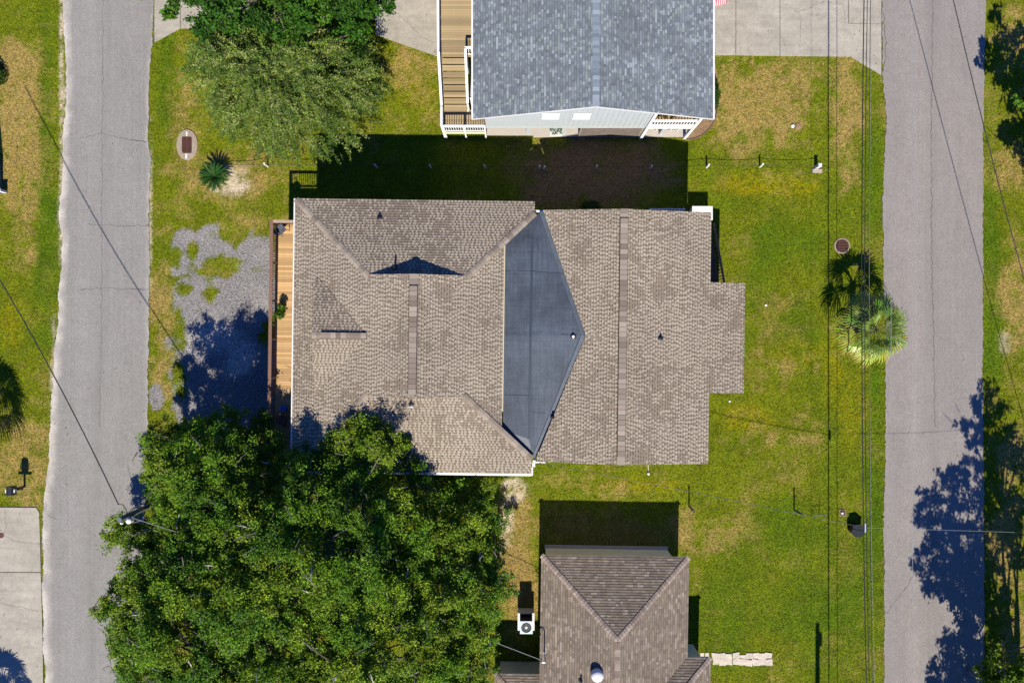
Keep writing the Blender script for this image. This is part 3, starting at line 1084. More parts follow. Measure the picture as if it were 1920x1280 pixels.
# gutters and fascia
gut = MB()
gut.box((XW - 0.07, YS, he - 0.12), (XW - 0.005, YN, he + 0.0))
gut.build('gutter', M['white'], roof_o)
gut = MB()
gut.box((XW, YS - 0.13, he - 0.14), (XE + 0.02, YS - 0.005, he - 0.02))
gut.box((XE + 0.005, YS - 0.1, he - 0.14), (XE + 0.09, YS + 0.35, he - 0.02))
gut.build('gutter', M['white'], roof_o)
gut = MB()
gut.box((1.2, 7.22, 4.46), (1.75, 7.34, 4.58))
gut.build('gutter', M['white'], roof_o)
gut = MB()
gut.box((1.25, -6.75, 4.5), (1.95, -6.6, 4.62))
gut.box((1.22, -6.98, 4.48), (1.38, -6.76, 4.58))
gut.build('gutter', M['white'], roof_o)
ds = MB().box((1.3, -6.6, 0.1), (1.4, -6.5, 4.5)).build('downspout', M['white'], roof_o)

# walls
wl = MB()
wl.box((-11.55, -6.75, 0.0), (1.0, 7.2, 4.5))
wl.box((1.0, -6.25, 0.0), (10.5, 6.95, 4.4))
mw = wl.build('wall', M['tansid'], main)
tr = MB()
tr.box((10.4, 2.6, 2.25), (10.53, 6.95, 2.45))
tr.build('trim_board', M['white'], mw)
for x in (-10, -7, -3.5):
    window(main, x, x + 1.0, 2.9, 4.1, 'S', -6.75)
for x in (-10, -6.5, -2.5):
    window(main, x, x + 1.0, 2.9, 4.1, 'N', 7.2)
for x in (3, 6.5, 8.6):
    window(main, x, x + 1.0, 2.9, 4.1, 'S', -6.25)
    window(main, x, x + 1.0, 2.9, 4.1, 'N', 6.95)
for y in (-5, -1.5, 4):
    window(main, y, y + 1.1, 2.9, 4.1, 'W', -11.55)
window(main, -5.4, -4.2, 2.9, 4.1, 'E', 10.5)
# posts under the east porch roof
for x, y in ((12.75, 3.2), (12.75, -2.5), (12.75, 0.3)):
    MB().box((x - 0.06, y - 0.06, 0), (x + 0.06, y + 0.06, rz_(x) - 0.14)).build('porch_post', M['white'], main)
MB().box((10.52, -2.6, 2.25), (12.8, 3.3, 2.4)).build('porch_floor', M['redwood'], main)
# stairs going down north from the porch
for i in range(12):
    y = 3.35 + i * 0.33
    z = 2.25 - i * 0.18
    MB().box((11.05, y, z - 0.05), (12.2, y + 0.30, z)).build('tread', M['redwood'], main)
for xx in (11.02, 12.22):
    MB().bar((xx, 3.3, 2.1), (xx, 7.3, 0.0), 0.05, 0.24).build('stringer', M['redwood'], main)
    MB().bar((xx, 3.3, 3.35), (xx, 7.35, 1.05), 0.13, 0.05).build('stair_rail', M['redwood'], main)
    for i in range(20):
        t = (i + 0.5) / 20
        y = 3.3 + 4.05 * t
        z0 = 2.2 - 2.2 * t
        MB().box((xx - 0.02, y - 0.02, z0), (xx + 0.02, y + 0.02, z0 + 1.12)).build('baluster', M['redwood'], main)

# west deck ----------------------------------------------------------
dz = 2.45
deckx0, deckx1 = -13.95, -11.6
decky1, decky0 = 6.75, -6.9
dk = empty('deck', (0, 0, 0), 0)
dk.parent = main
bw = 0.142
nbrd = int((decky1 - decky0) / bw)
bme = MB().box((0, 0.004, -0.035), (deckx1 - deckx0, bw - 0.006, 0)).mesh('board')
bme.materials.append(M['deckwood'])
for i in range(nbrd):
    o = bpy.data.objects.new('board', bme)
    COL.objects.link(o)
    o.parent = dk
    o.location = (deckx0, decky0 + i * bw, dz + random.uniform(-0.003, 0.003))
MB().box((deckx0, decky0, dz - 0.3), (deckx0 + 0.05, decky1, dz - 0.04)).build('rim_joist', M['redwood'], dk)
MB().box((deckx0 + .05, decky1 - 0.06, dz - 0.3), (deckx1, decky1 - 0.01, dz - 0.04)).build('rim_joist', M['redwood'], dk)
for i in range(7):
    y = decky0 + 0.1 + i * (decky1 - decky0 - 0.2) / 6
    MB().box((deckx0 + 0.06, y - 0.07, 0), (deckx0 + 0.2, y + 0.07, dz - 0.04)).build('post', M['redwood'], dk)
    MB().box((deckx0 - 0.02, y - 0.05, dz), (deckx0 + 0.08, y + 0.05, dz + 0.9)).build('rail_post', M['capwood'], dk)
MB().box((deckx0 - 0.07, decky0, dz + 0.9), (deckx0 + 0.12, decky1 + 0.06, dz + 0.94)).build('top_rail', M['redwood'], dk)
MB().box((deckx0 + 0.12, decky1 - 0.1, dz + 0.9), (deckx1, decky1 + 0.06, dz + 0.94)).build('top_rail', M['capwood'], dk)
MB().box((deckx0, decky0, dz + 0.06), (deckx0 + 0.04, decky1, dz + 0.15)).build('bottom_rail', M['redwood'], dk)
MB().box((deckx0 + .04, decky1 - 0.04, dz + 0.06), (deckx1, decky1, dz + 0.15)).build('bottom_rail', M['redwood'], dk)
ball = MB().box((-0.018, -0.018, 0), (0.018, 0.018, 0.84)).mesh('baluster')
ball.materials.append(M['redwood'])
nbal = int((decky1 - decky0) / 0.13)
for i in range(nbal):
    o = bpy.data.objects.new('baluster', ball)
    COL.objects.link(o)
    o.parent = dk
    o.location = (deckx0 + 0.02, decky0 + 0.06 + i * 0.13, dz + 0.06)
for i in range(16):
    o = bpy.data.objects.new('baluster', ball)
    COL.objects.link(o)
    o.parent = dk
    o.location = (deckx0 + 0.15 + i * 0.135, decky1 - 0.02, dz + 0.06)


# vent pipes on shingles
def on_main(px, py, plane_z):
    """iterate pixel -> point on local roof plane"""
    h = 5.3
    for _ in range(8):
        p = Lm(px, py, h)
        h = plane_z(p)
    return Lm(px, py, h)


vent_pipe('vent_pipe', on_main(712, 409, lambda p: nz_(p.y)) + Vector((0, 0, 0.01)), 0.22, 0.05, None, roof_o)
vent_pipe('vent_pipe', on_main(741, 502, lambda p: nz_(p.y)) + Vector((0, 0, 0.01)), 0.45, 0.05, None, roof_o)
vent_pipe('vent_pipe', on_main(1238, 634, lambda p: rz_(p.x)) + Vector((0, 0, 0.01)), 0.22, 0.06, None, roof_o)
vent_pipe('vent_pipe', on_main(771, 757, lambda p: sz_(p.y)) + Vector((0, 0, 0.01)), 0.3, 0.05, None, roof_o)
MB().box((-0.12, -0.02, 0), (0.12, 0.02, 0.03), Matrix.Translation(on_main(771, 763, lambda p: sz_(p.y)) + Vector((0, 0, 0.03)))).build('flashing', M['white'], roof_o)


def to_world(v):
    c, s = math.cos(-PHI), math.sin(-PHI)
    return Vector((v[0] * c - v[1] * s, v[0] * s + v[1] * c, v[2]))


# things on the deck -------------------------------------------------
def chair(loc, rz, m_seat, m_frame, **k):
    e = empty('patio_chair', loc, rz, **k)
    MB().box((-0.24, -0.24, 0.40), (0.24, 0.24, 0.44)).build('seat', m_seat, e)
    b = MB()
    for i in range(5):
        a0 = -0.6 + i * 0.24
        a1 = a0 + 0.24
        p0 = Vector((math.sin(a0) * 0.42, -0.10 - math.cos(a0) * 0.2, 0))
        p1 = Vector((math.sin(a1) * 0.42, -0.10 - math.cos(a1) * 0.2, 0))
        z0, z1 = Vector((0, 0.02, 0.44)), Vector((0, -0.1, 0.86))
        b.face([p0 + z0, p1 + z0, p1 + z1, p0 + z1])
        q = Vector((0, -0.03, 0))
        b.face([p0 + z0 + q, p0 + z1 + q, p1 + z1 + q, p1 + z0 + q])
        b.face([p0 + z1, p1 + z1, p1 + z1 + q, p0 + z1 + q])
    b.build('backrest', m_seat, e)
    for sx in (-1, 1):
        MB().tube([(sx * 0.27, 0.27, 0), (sx * 0.27, 0.22, 0.62), (sx * 0.27, -0.2, 0.66)], 0.014).build('armrest', m_frame, e)
        for sy in (-1, 1):
            MB().tube([(sx * 0.25, sy * 0.28, 0), (sx * 0.22, sy * 0.22, 0.42)], 0.013).build('leg', m_frame, e)
    return e


chair(P(531, 432, dz + 0.03), R(-48), M['slate'], M['darkmetal'], label='dark grey mesh patio chair in the north corner of the wooden deck', cat='chair')
chair(P(534, 787, dz + 0.03), R(160), M['red'], M['darkmetal'], label='faded red chair at the shaded end of the wooden deck', cat='chair')
cb = MB().lathe([(0.16, 0), (0.2, 0.35), (0.2, 0.38)], (0, 0, 0), 16).build('bucket', M['blue'], None, label='blue round bucket on the deck beside the red chair', cat='bucket')
cb.location = P(535, 764, dz + 0.02)


def leaf_quads(pos, nrm, size, aspect, rng):
    """diamond shaped leaves at pos facing nrm"""
    n = len(pos)
    t = rng.normal(size=(n, 3))
    t -= nrm * (t * nrm).sum(1, keepdims=True)
    t /= np.linalg.norm(t, axis=1, keepdims=True) + 1e-9
    b = np.cross(nrm, t)
    s = size[:, None]
    V = np.stack([pos - t * s, pos - b * s * aspect, pos + t * s, pos + b * s * aspect], 1).reshape(-1, 3)
    Fq = np.arange(n * 4).reshape(-1, 4)
    return V, Fq


def unit(v):
    return v / (np.linalg.norm(v, axis=1, keepdims=True) + 1e-9)


def small_plant(loc, r, h, n, cols, name='potted_plant', pot=None, potm='terracotta', **k):
    e = empty(name, loc, 0, **k)
    if pot:
        MB().lathe([(pot * 0.75, 0), (pot, h * 0.5), (pot, h * 0.52), (pot * 0.9, h * 0.52)], (0, 0, 0), 14).build('pot', M[potm], e)
    d = unit(RNG.normal(size=(n, 3)))
    d[:, 2] = np.abs(d[:, 2])
    rr = RNG.random(n) ** 0.5
    pos = d * rr[:, None] * np.array([r, r, h * 0.6]) + np.array([0, 0, h * 0.5])
    nr = unit(d + RNG.normal(size=(n, 3)) * 0.6)
    V, Fq = leaf_quads(pos, nr, RNG.uniform(0.05, 0.1, n), 0.5, RNG)
    c = np.array(cols)[RNG.integers(0, len(cols), n)] * RNG.uniform(0.7, 1.3, (n, 1))
    np_mesh('foliage', V, Fq, c, M['leaf'], e)
    return e


small_plant(P(531, 576, dz + 0.02), 0.28, 0.6, 260, [S(110, 150, 40), S(80, 120, 30)], pot=0.17, label='leafy potted plant nearer the chair end of the deck', cat='plant', group='potted plants on the deck')
small_plant(P(529, 590, dz + 0.02), 0.30, 0.55, 260, [S(120, 150, 50), S(85, 125, 30)], pot=0.17, label='leafy potted plant on the side nearer the shaded end of the deck', cat='plant', group='potted plants on the deck')

# white box and slatted rack north east of the house -----------------
o = MB().box((11.05, 7.45, 0.05), (12.2, 8.2, 0.95)).box((11.0, 7.4, 0.95), (12.25, 8.25, 1.0)).build('storage_box', M['white'], None, label='white lidded box in the sun by the north east corner of the tan house', cat='box')
e = empty('slatted_rack', (0, 0, 0), label='long white slatted rack in the shade behind the tan house', cat='rack')
for i in range(9):
    MB().box((8.45 + i * 0.24, 7.75, 0.9), (8.60 + i * 0.24, 8.05, 0.94)).build('slat', M['offwhite'], e)
for y in (7.72, 8.09):
    MB().box((8.4, y - 0.04, 0.85), (10.6, y + 0.04, 0.95)).build('rail', M['offwhite'], e)
for x in (8.5, 10.5):
    for y in (7.72, 8.09):
        MB().box((x - 0.04, y - 0.038, 0), (x + 0.04, y + 0.038, 0.85)).build('leg', M['offwhite'], e)

# ------------------------------------------------------------------ grey roofed house (north)
gh = empty('grey_roofed_house', (0, 0, 0), label='white sided house with blue grey shingle gable roof raised on posts over a slab', cat='house')
GX0, GX1 = -2.16, 11.12
geav, grid_ = 4.9, 6.9
GRX = 4.40
GYs, GYn = 12.3, 27.0
roof = MB()
GWp = [(GX0, GYs, geav), (GRX, GYs, grid_), (GRX, GYn, grid_), (GX0, GYn, geav)]
GEp = [(GX1, GYs, geav), (GRX, GYs, grid_), (GRX, GYn, grid_), (GX1, GYn, geav)]
plate(roof, GWp, 0.16)
plate(roof, GEp, 0.16)
gro = roof.build('roof', M['offwhite'], gh)
fld = MB()
shingle(fld, GWp, (0, 1, 0), GREY, 31)
shingle(fld, GEp, (0, 1, 0), GREY, 37, GEp[0])
fld.build('shingles', M['shingle'], gro, color=True, kind='stuff')
cap_line(gro, (GRX, GYs, grid_), (GRX, GYn, grid_), 0.36, 0.05, 0.2, [S(150, 164, 176), S(164, 178, 190), S(140, 152, 164), S(176, 188, 198)], seed=41)
g = MB().box((GX1 + 0.003, GYs, geav - 0.12), (GX1 + 0.10, GYn, geav - 0.01))
g.build('gutter', M['white'], gro)
MB().box((GX0 - 0.09, GYs, geav - 0.12), (GX0 - 0.003, GYn, geav - 0.01)).build('gutter', M['white'], gro)
# upper wall with vertical board siding
WY = 12.72
wl = MB()
xw0, xw1 = -1.55, 8.0
fl = 2.15


def gz_at(x):
    return grid_ - (grid_ - geav) / (GRX - GX0) * (GRX - x) if x < GRX else grid_ - (grid_ - geav) / (GX1 - GRX) * (x - GRX)


pts = [(xw0, WY, fl), (xw1, WY, fl), (xw1, WY, gz_at(xw1) - 0.17), (GRX, WY, grid_ - 0.17), (xw0, WY, gz_at(xw0) - 0.17)]
wl.face(pts)
bk = [(x, 26.5, z) for x, y, z in pts]
wl.face(bk[::-1])
for i in range(5):
    j = (i + 1) % 5
    wl.face([pts[j], pts[i], bk[i], bk[j]])
gw = wl.build('wall', M['siding'], gh)
x = xw0 + 0.05
while x < xw1:
    zt = gz_at(x) - 0.2
    MB().box((x - 0.018, WY - 0.022, fl + 0.02), (x + 0.018, WY - 0.002, zt)).build('batten', M['siding'], gw)
    x += 0.3
MB().box((xw0 - 0.05, WY - 0.04, fl - 0.10), (xw1 - 0.1, WY - 0.003, fl - 0.002)).build('rim_beam', M['siding'], gh)
for x in (1.75, 3.5):
    wf = window(gh, x, x + 0.85, 3.85, 4.6, 'S', WY - 0.024, 'blind')
# white porch at south east corner
PX0, PX1 = 8.0, 10.75
MB().box((PX0, WY - 0.06, 1.95), (PX1, WY - 0.02, 2.75)).build('porch_skirt', M['white'], gh)
MB().box((PX0, WY - 0.02, 2.38), (PX1, 20.0, 2.5)).build('porch_floor', M['oldwood'], gh)
MB().box((PX0, WY - 0.12, 3.38), (PX1 + 0.05, WY + 0.02, 3.44)).build('porch_rail', M['white'], gh)
for i in range(16):
    x = PX0 + 0.12 + i * 0.17
    MB().box((x - 0.03, WY - 0.07, 2.75), (x + 0.03, WY - 0.03, 3.38)).build('baluster', M['white'], gh)
MB().box((PX1 - 0.02, WY + 0.03, 3.38), (PX1 + 0.1, 20, 3.44)).build('porch_rail', M['white'], gh)
MB().box((PX1, WY + 0.0, 1.95), (PX1 + 0.05, 20, 2.6)).build('porch_skirt', M['white'], gh)
for x, y in ((PX1, WY - 0.02), (PX1, 16.5), (PX1, 20.0), (8.02, WY - 0.03)):
    MB().box((x - 0.09, y - 0.09, 0.05), (x + 0.09, y + 0.09, 4.75)).build('porch_post', M['white'], gh)
MB().box((xw1 - 0.06, WY - 0.03, fl), (xw1 + 0.02, WY - 0.0, gz_at(xw1) - 0.2)).build('corner_board', M['white'], gh)
# slab and undercroft
slab_poly('slab', [(912, -150), (912, 254), (1000, 254), (1000, 257.5), (1060, 257.5), (1060, 257), (1200, 257), (1287, 257), (1287, -150)], gh, M['slab'], 0.09, 0.15)
for px, m in ((990, 'greymetal'), (1055, 'greymetal'), (1238, 'greymetal')):
    X = (px - 960) / 30.0
    MB().box((X - 0.13, WY + 0.15, 0.09), (X + 0.13, WY + 0.4, 1.93)).build('pier', M['siding'], gh)
for X, Y in ((-1.4, 16), (2.6, 16), (6.6, 16), (10.4, 16), (2.6, 20), (6.6, 20)):
    MB().box((X - 0.12, Y - 0.12, 0.09), (X + 0.12, Y + 0.12, 2.1)).build('pier', M['siding'], gh)
# brick store wall under the house, bricks built one by one
bwall = MB().box((4.12, WY + 0.06, 0.09), (8.0, WY + 0.3, 1.92)).build('store_wall', M['tansid'], gh)
bmsh = MB().box((0, -0.012, 0), (0.19, 0.03, 0.062)).mesh('brick')
bmsh.materials.append(M['brick'])
nbk = 0
for r in range(13):
    for c in range(20):
        xx = 4.12 + c * 0.195 + (0.0 if r % 2 else 0.097)
        if xx + 0.19 > 8.0 or nbk >= 290:
            continue
        o = bpy.data.objects.new('brick', bmsh)
        COL.objects.link(o)
        o.parent = bwall
        o.scale = (1, 1, 2.0)
        o.location = (xx, WY + 0.045 + random.uniform(-0.006, 0.002), 0.10 + r * 0.139)
        nbk += 1
# dark lift gate / trailer at the far back, leaning board
MB().box((8.9, 13.2, 0.09), (10.4, 13.3, 1.5)).build('screen_panel', M['darkmetal'], gh)
for i in range(4):
    MB().box((8.95 + i * 0.45, 13.12, 0.09), (9.0 + i * 0.45, 13.19, 1.5)).build('screen_bar', M['white'], gh)

# deck and stairs at the west side
gd = empty('deck', (0, 0, 0))
gd.parent = gh
D0, D1 = -4.17, -1.56
dzu, dzl = 2.55, 1.3
bme2 = MB().box((0, 0.004, -0.035), (1, 0.136, 0)).mesh('board')
bme2.materials.append(M['oldwood'])


def plank(x0, x1, y, z, sy=1.0):
    o = bpy.data.objects.new('board', bme2)
    COL.objects.link(o)
    o.parent = gd
    o.location = (x0, y, z + random.uniform(-0.003, 0.003))
    o.scale = (x1 - x0, sy, 1)


YU = 16.7         # south edge of the upper deck
y = YU
while y < 24:
    plank(D0 - 0.1, D1, y, dzu)
    y += 0.142
# flight of treads descending south: two boards each
n = 8
YL = 13.95
for i in range(n):
    y = YU - (i + 1) * (YU - YL) / n
    z = dzu - (i + 1) * (dzu - dzl) / (n + 1)
    for q in range(2):
        plank(D0 + 0.03, D0 + 1.45, y + q * 0.165, z, 1.17)
y = WY + 0.02
while y < YL - 0.03:
    plank(D0 + 0.03, -1.6, y, dzl)
    y += 0.142
# lower flight going back north, inner side
for i in range(6):
    y = YL + 0.02 + i * 0.30
    z = dzl - (i + 1) * 0.19
    for q in range(2):
        plank(D0 + 1.95, D1 + 0.3, y + q * 0.14, z)
for xx in (D0, D0 + 1.5):
    MB().bar((xx, YU, dzu - 0.15), (xx, YL, dzl - 0.1), 0.05, 0.26).build('stringer', M['white'], gd)


def rail_run(a, b, z0a, z0b, m='white', sp=0.14, w=0.10, posts=2):
    """railing from a to b (xy), floor heights z0a, z0b"""
    a3 = Vector((a[0], a[1], z0a))
    b3 = Vector((b[0], b[1], z0b))
    up = Vector((0, 0, 1.0))
    MB().bar(a3 + up, b3 + up, w + 0.04, 0.05).build('top_rail', M[m], gd)
    MB().bar(a3 + up * 0.12, b3 + up * 0.12, 0.05, 0.06).build('bottom_rail', M[m], gd)
    L = (b3 - a3).length
    n = int(L / sp)
    for i in range(1, n):
        p = a3.lerp(b3, i / n)
        MB().box((p.x - 0.02, p.y - 0.02, p.z + 0.13), (p.x + 0.02, p.y + 0.02, p.z + 0.98)).build('baluster', M[m], gd)
    for i in range(posts):
        p = a3.lerp(b3, i / max(1, posts - 1))
        MB().box((p.x - 0.05, p.y - 0.05, 0.0), (p.x + 0.05, p.y + 0.05, p.z + 1.04)).build('rail_post', M[m], gd)


rail_run((D0 - 0.1, 23.5), (D0 - 0.06, YU), dzu, dzu, posts=4)
rail_run((D0 - 0.05, YU - 0.1), (D0, YL), dzu, dzl, posts=2)
rail_run((D0, YL - 0.1), (D0, WY), dzl, dzl, posts=2)
rail_run((D0 + 0.1, WY), (-1.62, WY), dzl, dzl, posts=3)
rail_run((D0 + 1.5, YU + 0.05), (D0 + 1.55, YL + 0.1), dzu, dzl + 0.1, posts=2)
rail_run((D0 + 1.75, YL + 0.4), (D0 + 1.8, YU - 0.2), dzl, 0.2, posts=2)
rail_run((D0 + 1.5, YU + 0.12), (D1, YU + 0.12), dzu, dzu, posts=2)
MB().box((D0, WY - 0.06, dzl - 0.3), (-1.6, WY - 0.02, dzl - 0.04)).build('rim_joist', M['cream'], gd)
MB().box((D0 + 1.9, YL + 0.3, 0.02), (D1 + 0.3, YU, 0.08)).build('landing_pad', M['slab'], gd)
MB().bar((-2.4, 15.9, 0.35), (-2.05, 14.5, 0.7), 0.09, 0.05).build('brace', M['white'], gd)

# planter with flowers under the house
e = empty('flower_planter', (2.6, 12.95, 0.09), label='pots of white, yellow and violet flowers under the white sided house', cat='planter')
MB().box((-0.25, -0.15, 0), (0.5, 0.2, 0.3)).build('box', M['white'], e)
nf = 220
pos = np.stack([RNG.uniform(-0.25, 0.5, nf), RNG.uniform(-0.18, 0.22, nf), RNG.uniform(0.3, 0.6, nf)], 1)
V_, F_ = leaf_quads(pos, unit(RNG.normal(size=(nf, 3)) + np.array([0, 0, 1.5])), RNG.uniform(0.03, 0.06, nf), 0.8, RNG)
pc = np.array([(.5, .5, .35), (.35, .4, .7), (.05, .12, .03), (.04, .1, .02), (.6, .6, .6)])[RNG.integers(0, 5, nf)]
np_mesh('flowers', V_, F_, pc, M['petal'], e)

# flag on the east eave
fe = empty('flag', (11.2, 19.15, 4.4), label='striped red and white flag hanging off the east eave of the grey roofed house', cat='flag')
MB().tube([(0, 0.6, 0.2), (0.55, 0.25, 0.75)], 0.02).build('pole', M['greymetal'], fe)
fm = MB()
W_, H_ = 15, 13
corner = Vector((0.12, 0.55, 0.35))
for i in range(W_):
    for j in range(H_):
        def fp(a, b):
            u = a / W_
            v = b / H_
            return corner + Vector((0.62 * v + 0.05 * math.sin(u * 7), -0.95 * u + 0.12 * v, -0.35 * u + 0.12 * math.sin(u * 9 + v * 2) * 0.5 + 0.25 * v))
        red = (0.36, 0.01, 0.03)
        wht = (0.42, 0.42, 0.43)
        c = red if j % 2 == 0 else wht
        if i < 6 and j > 5:
            c = (0.02, 0.03, 0.14)
            if (i * 3 + j * 2) % 5 == 0:
                c = (0.5, 0.5, 0.55)
        fm.face([fp(i, j), fp(i + 1, j), fp(i + 1, j + 1), fp(i, j + 1)], c)
fm.build('cloth', M['flag'], fe, color=True)

# mulch bed with stone edging at the south east corner
bed = slab_poly('mulch_bed', [(1284, 260), (1300, 260), (1315, 254), (1328, 243), (1337, 230), (1342, 212), (1345, 180), (1345, 140), (1338, 110), (1288, 110)], None, M['mulch'], 0.035, 0.12,
                label='curved bed of red bark mulch at the corner of the white sided house', cat='flower bed')
ed = [(1284, 262), (1294, 262), (1304, 260), (1314, 256), (1323, 249), (1331, 241), (1338, 231), (1342, 220), (1345, 208), (1346.5, 194), (1347, 178)]
for (x0, y0), (x1, y1) in zip(ed[:-1], ed[1:]):
    a, b = Vector(G(x0, y0, 0.04)), Vector(G(x1, y1, 0.04))
    MB().bar(a.lerp(b, 0.04), a.lerp(b, 0.96), 0.07, 0.08).build('edging_stone', M['darkstone'], bed)
MB().box(G(1280, 258.5, 0.0), G(1290, 251, 0.12)).build('paver', M['stone'], bed)

# ------------------------------------------------------------------ small brown roofed house (south)
PH2 = R(0.9)
sh = empty('brown_roofed_house', (0, 0, 0), -PH2, label='single storey cream house with brown shingle hip roof at the bottom edge', cat='house')
be = 2.44
bp = 0.324
X0, X1, YT = 1.93, 10.63, -12.55
XC = (X0 + X1) / 2
YA = YT - 4.35
zA = be + bp * 4.35
YB = -30
Np = [(X0, YT, be), (X1, YT, be), (XC, YA, zA)]
Wp = [(X0, YT, be), (XC, YA, zA), (XC, YB, zA), (X0, YB, be)]
Ep = [(X1, YT, be), (XC, YA, zA), (XC, YB, zA), (X1, YB, be)]
# east wing
EY = -18.42
ewz = lambda y: be + bp * (EY - y)
EWn = [(X1 - 1.35, EY - 1.35, ewz(EY - 1.35)), (X1 - 0.02, EY, be + 0.012), (12.0, EY, be + 0.012), (12.0 - 2.9, EY - 2.9, ewz(EY - 2.9) + 0.012)]
EWn = [(X1, EY, be + 0.012), (12.0, EY, be + 0.012), (10.0, EY - 2.0, ewz(EY - 2.0) + 0.012), (8.63, EY - 2.0, ewz(EY - 2.0) + 0.012)]
EWe = [(12.0, EY, be + 0.012), (12.0, -30, be + 0.012), (10.0, -30, ewz(EY - 2.0) + 0.012), (10.0, EY - 2.0, ewz(EY - 2.0) + 0.012)]
# west wing
wye = -19.72
WX0 = -0.72
w2 = 2.1
wwz = lambda y: w2 + 0.28 * (wye - y)
WWn = [(WX0, wye, w2), (X0 + 0.3, wye, w2), (X0 + 0.3, wye - 2.3, wwz(wye - 2.3)), (WX0 + 2.3, wye - 2.3, wwz(wye - 2.3))]
WWw = [(WX0, wye, w2), (WX0 + 2.3, wye - 2.3, wwz(wye - 2.3)), (WX0 + 2.3, -30, wwz(wye - 2.3)), (WX0, -30, w2)]
rf = MB()
for pl in (Np, Wp, Ep, EWn, EWe, WWn, WWw):
    plate(rf, pl, 0.14)
rfo = rf.build('roof', M['cream'], sh)
fld = MB()
for i, (pl, al) in enumerate(((Np, (1, 0, 0)), (Wp, (0, 1, 0)), (Ep, (0, 1, 0)), (EWn, (1, 0, 0)), (EWe, (0, 1, 0)), (WWn, (1, 0, 0)), (WWw, (0, 1, 0)))):
    shingle(fld, pl, al, BROWN, 50 + i)
fld.build('shingles', M['shingle'], rfo, color=True, kind='stuff')
C3 = [S(190, 172, 157), S(176, 158, 144), S(186, 170, 154), S(160, 142, 130)]
cap_line(rfo, (X0, YT, be), (XC, YA, zA), 0.30, 0.035, 0.2, C3, seed=71)
cap_line(rfo, (X1, YT, be), (XC, YA, zA), 0.30, 0.035, 0.2, C3, seed=72)
cap_line(rfo, (XC, -24, zA), (XC, YA - 0.1, zA), 0.30, 0.035, 0.2, C3, seed=73)
cap_line(rfo, (12.0, EY, be + 0.02), (10.0, EY - 2.0, ewz(EY - 2.0) + 0.02), 0.28, 0.03, 0.2, C3, seed=74)
cap_line(rfo, (WX0, wye, w2), (WX0 + 2.3, wye - 2.3, wwz(wye - 2.3)), 0.28, 0.03, 0.2, C3, seed=75)
wl = MB()
wl.box((X0 + 0.35, -30, 0), (X1 - 0.75, YT - 0.28, be - 0.16))
wl.box((WX0 + 0.3, -30, 0), (X0 + 0.35, wye - 0.25, w2 - 0.16))
wl.box((X1 - 0.75, -30, 0), (11.6, EY - 0.3, be - 0.16))
sw = wl.build('wall', M['cream'], sh)
MB().box((X0 + 0.3, YT - 0.3, 0.0), (X1 - 0.7, YT - 0.1, 0.12)).build('footing', M['slab'], sh)
# white roof dome light and its kerb
ph = P(1120, 1266, 3.5)


def L2(px, py, h):
    p = P(px, py, h)
    c, s = math.cos(PH2), math.sin(PH2)
    return Vector((p.x * c - p.y * s, p.x * s + p.y * c, h))


q = L2(1120, 1266, 3.7)
q.z = be + bp * (q.x - X0) + 0.02
MB().lathe([(0.36, 0), (0.36, 0.22), (0.33, 0.30), (0.26, 0.37), (0.15, 0.41), (0.02, 0.425)], q, 24).build('skylight_dome', M['white'], rfo, smooth=True)
q = L2(1090, 1278, 3.4)
q.z = be + bp * (q.x - X0)
vent_pipe('vent_pipe', q, 0.3, 0.05, None, rfo)
# service mast
q = L2(1021, 1223, 2.6)
q.z = be + bp * (q.x - X0)
MB().tube([q, q + Vector((0, 0, 1.15)), q + Vector((-0.05, 0.0, 1.3)), q + Vector((-0.2, 0.0, 1.3)), q + Vector((-0.25, 0, 1.2))], 0.035, 8).build('service_mast', M['greymetal'], sh)
MB().lathe([(0.09, 0), (0.09, 0.03), (0.05, 0.1)], q, 12).build('mast_boot', M['offwhite'], sh)
for k in range(3):
    MB().tube([q + Vector((-0.2, 0, 1.3 - 0.05 * k)), q + Vector((-0.35 - 0.05 * k, 0.02 * k, 1.05)), q + Vector((-0.2, 0, 0.9 - 0.05 * k))], 0.012, 5).build('cable_loop', M['wire'], sh)
mast_top = q + Vector((-0.05, 0, 1.15))
MB().box((9.95, -17.4, 0), (10.75, -15.4, 0.35)).build('side_step', M['slab'], sh)

# pale flagstone path
M['pathstone'] = mat('pale_flagstone', S(246, 232, 212), rough=0.95, rnd=0.08, noises=((4, 0.75, 1.15), (20, 0.8, 1.15)))
pe = empty('stone_path', (0, 0, 0), label='pale flagstone path running east from the brown roofed house', kind='structure')
cols = 9
for i in range(cols):
    for j in range(2):
        x0 = 1335 + i * 12.6 + random.uniform(-1, 1)
        x1 = x0 + 12.4
        y0 = 1223.5 + j * 11.5 + random.uniform(-1, 1)
        y1 = y0 + 11.2
        if i == 4 and j == 0:
            y0 += 4
        r_ = lambda: random.uniform(-1.5, 1.5)
        slab_poly('flagstone', [(x0 + r_(), y0 + r_()), (x0 + r_(), y1 + r_()), (x1 + r_(), y1 + r_()), (x1 + r_(), y0 + r_())], pe,
                  M['pathstone'], random.uniform(0.02, 0.035), 0.08)
for i, x in enumerate((1313, 1322)):
    slab_poly('flagstone', [(x, 1223), (x, 1230), (x + 7, 1230), (x + 7, 1223)], pe, M['pathstone'], 0.02, 0.08)

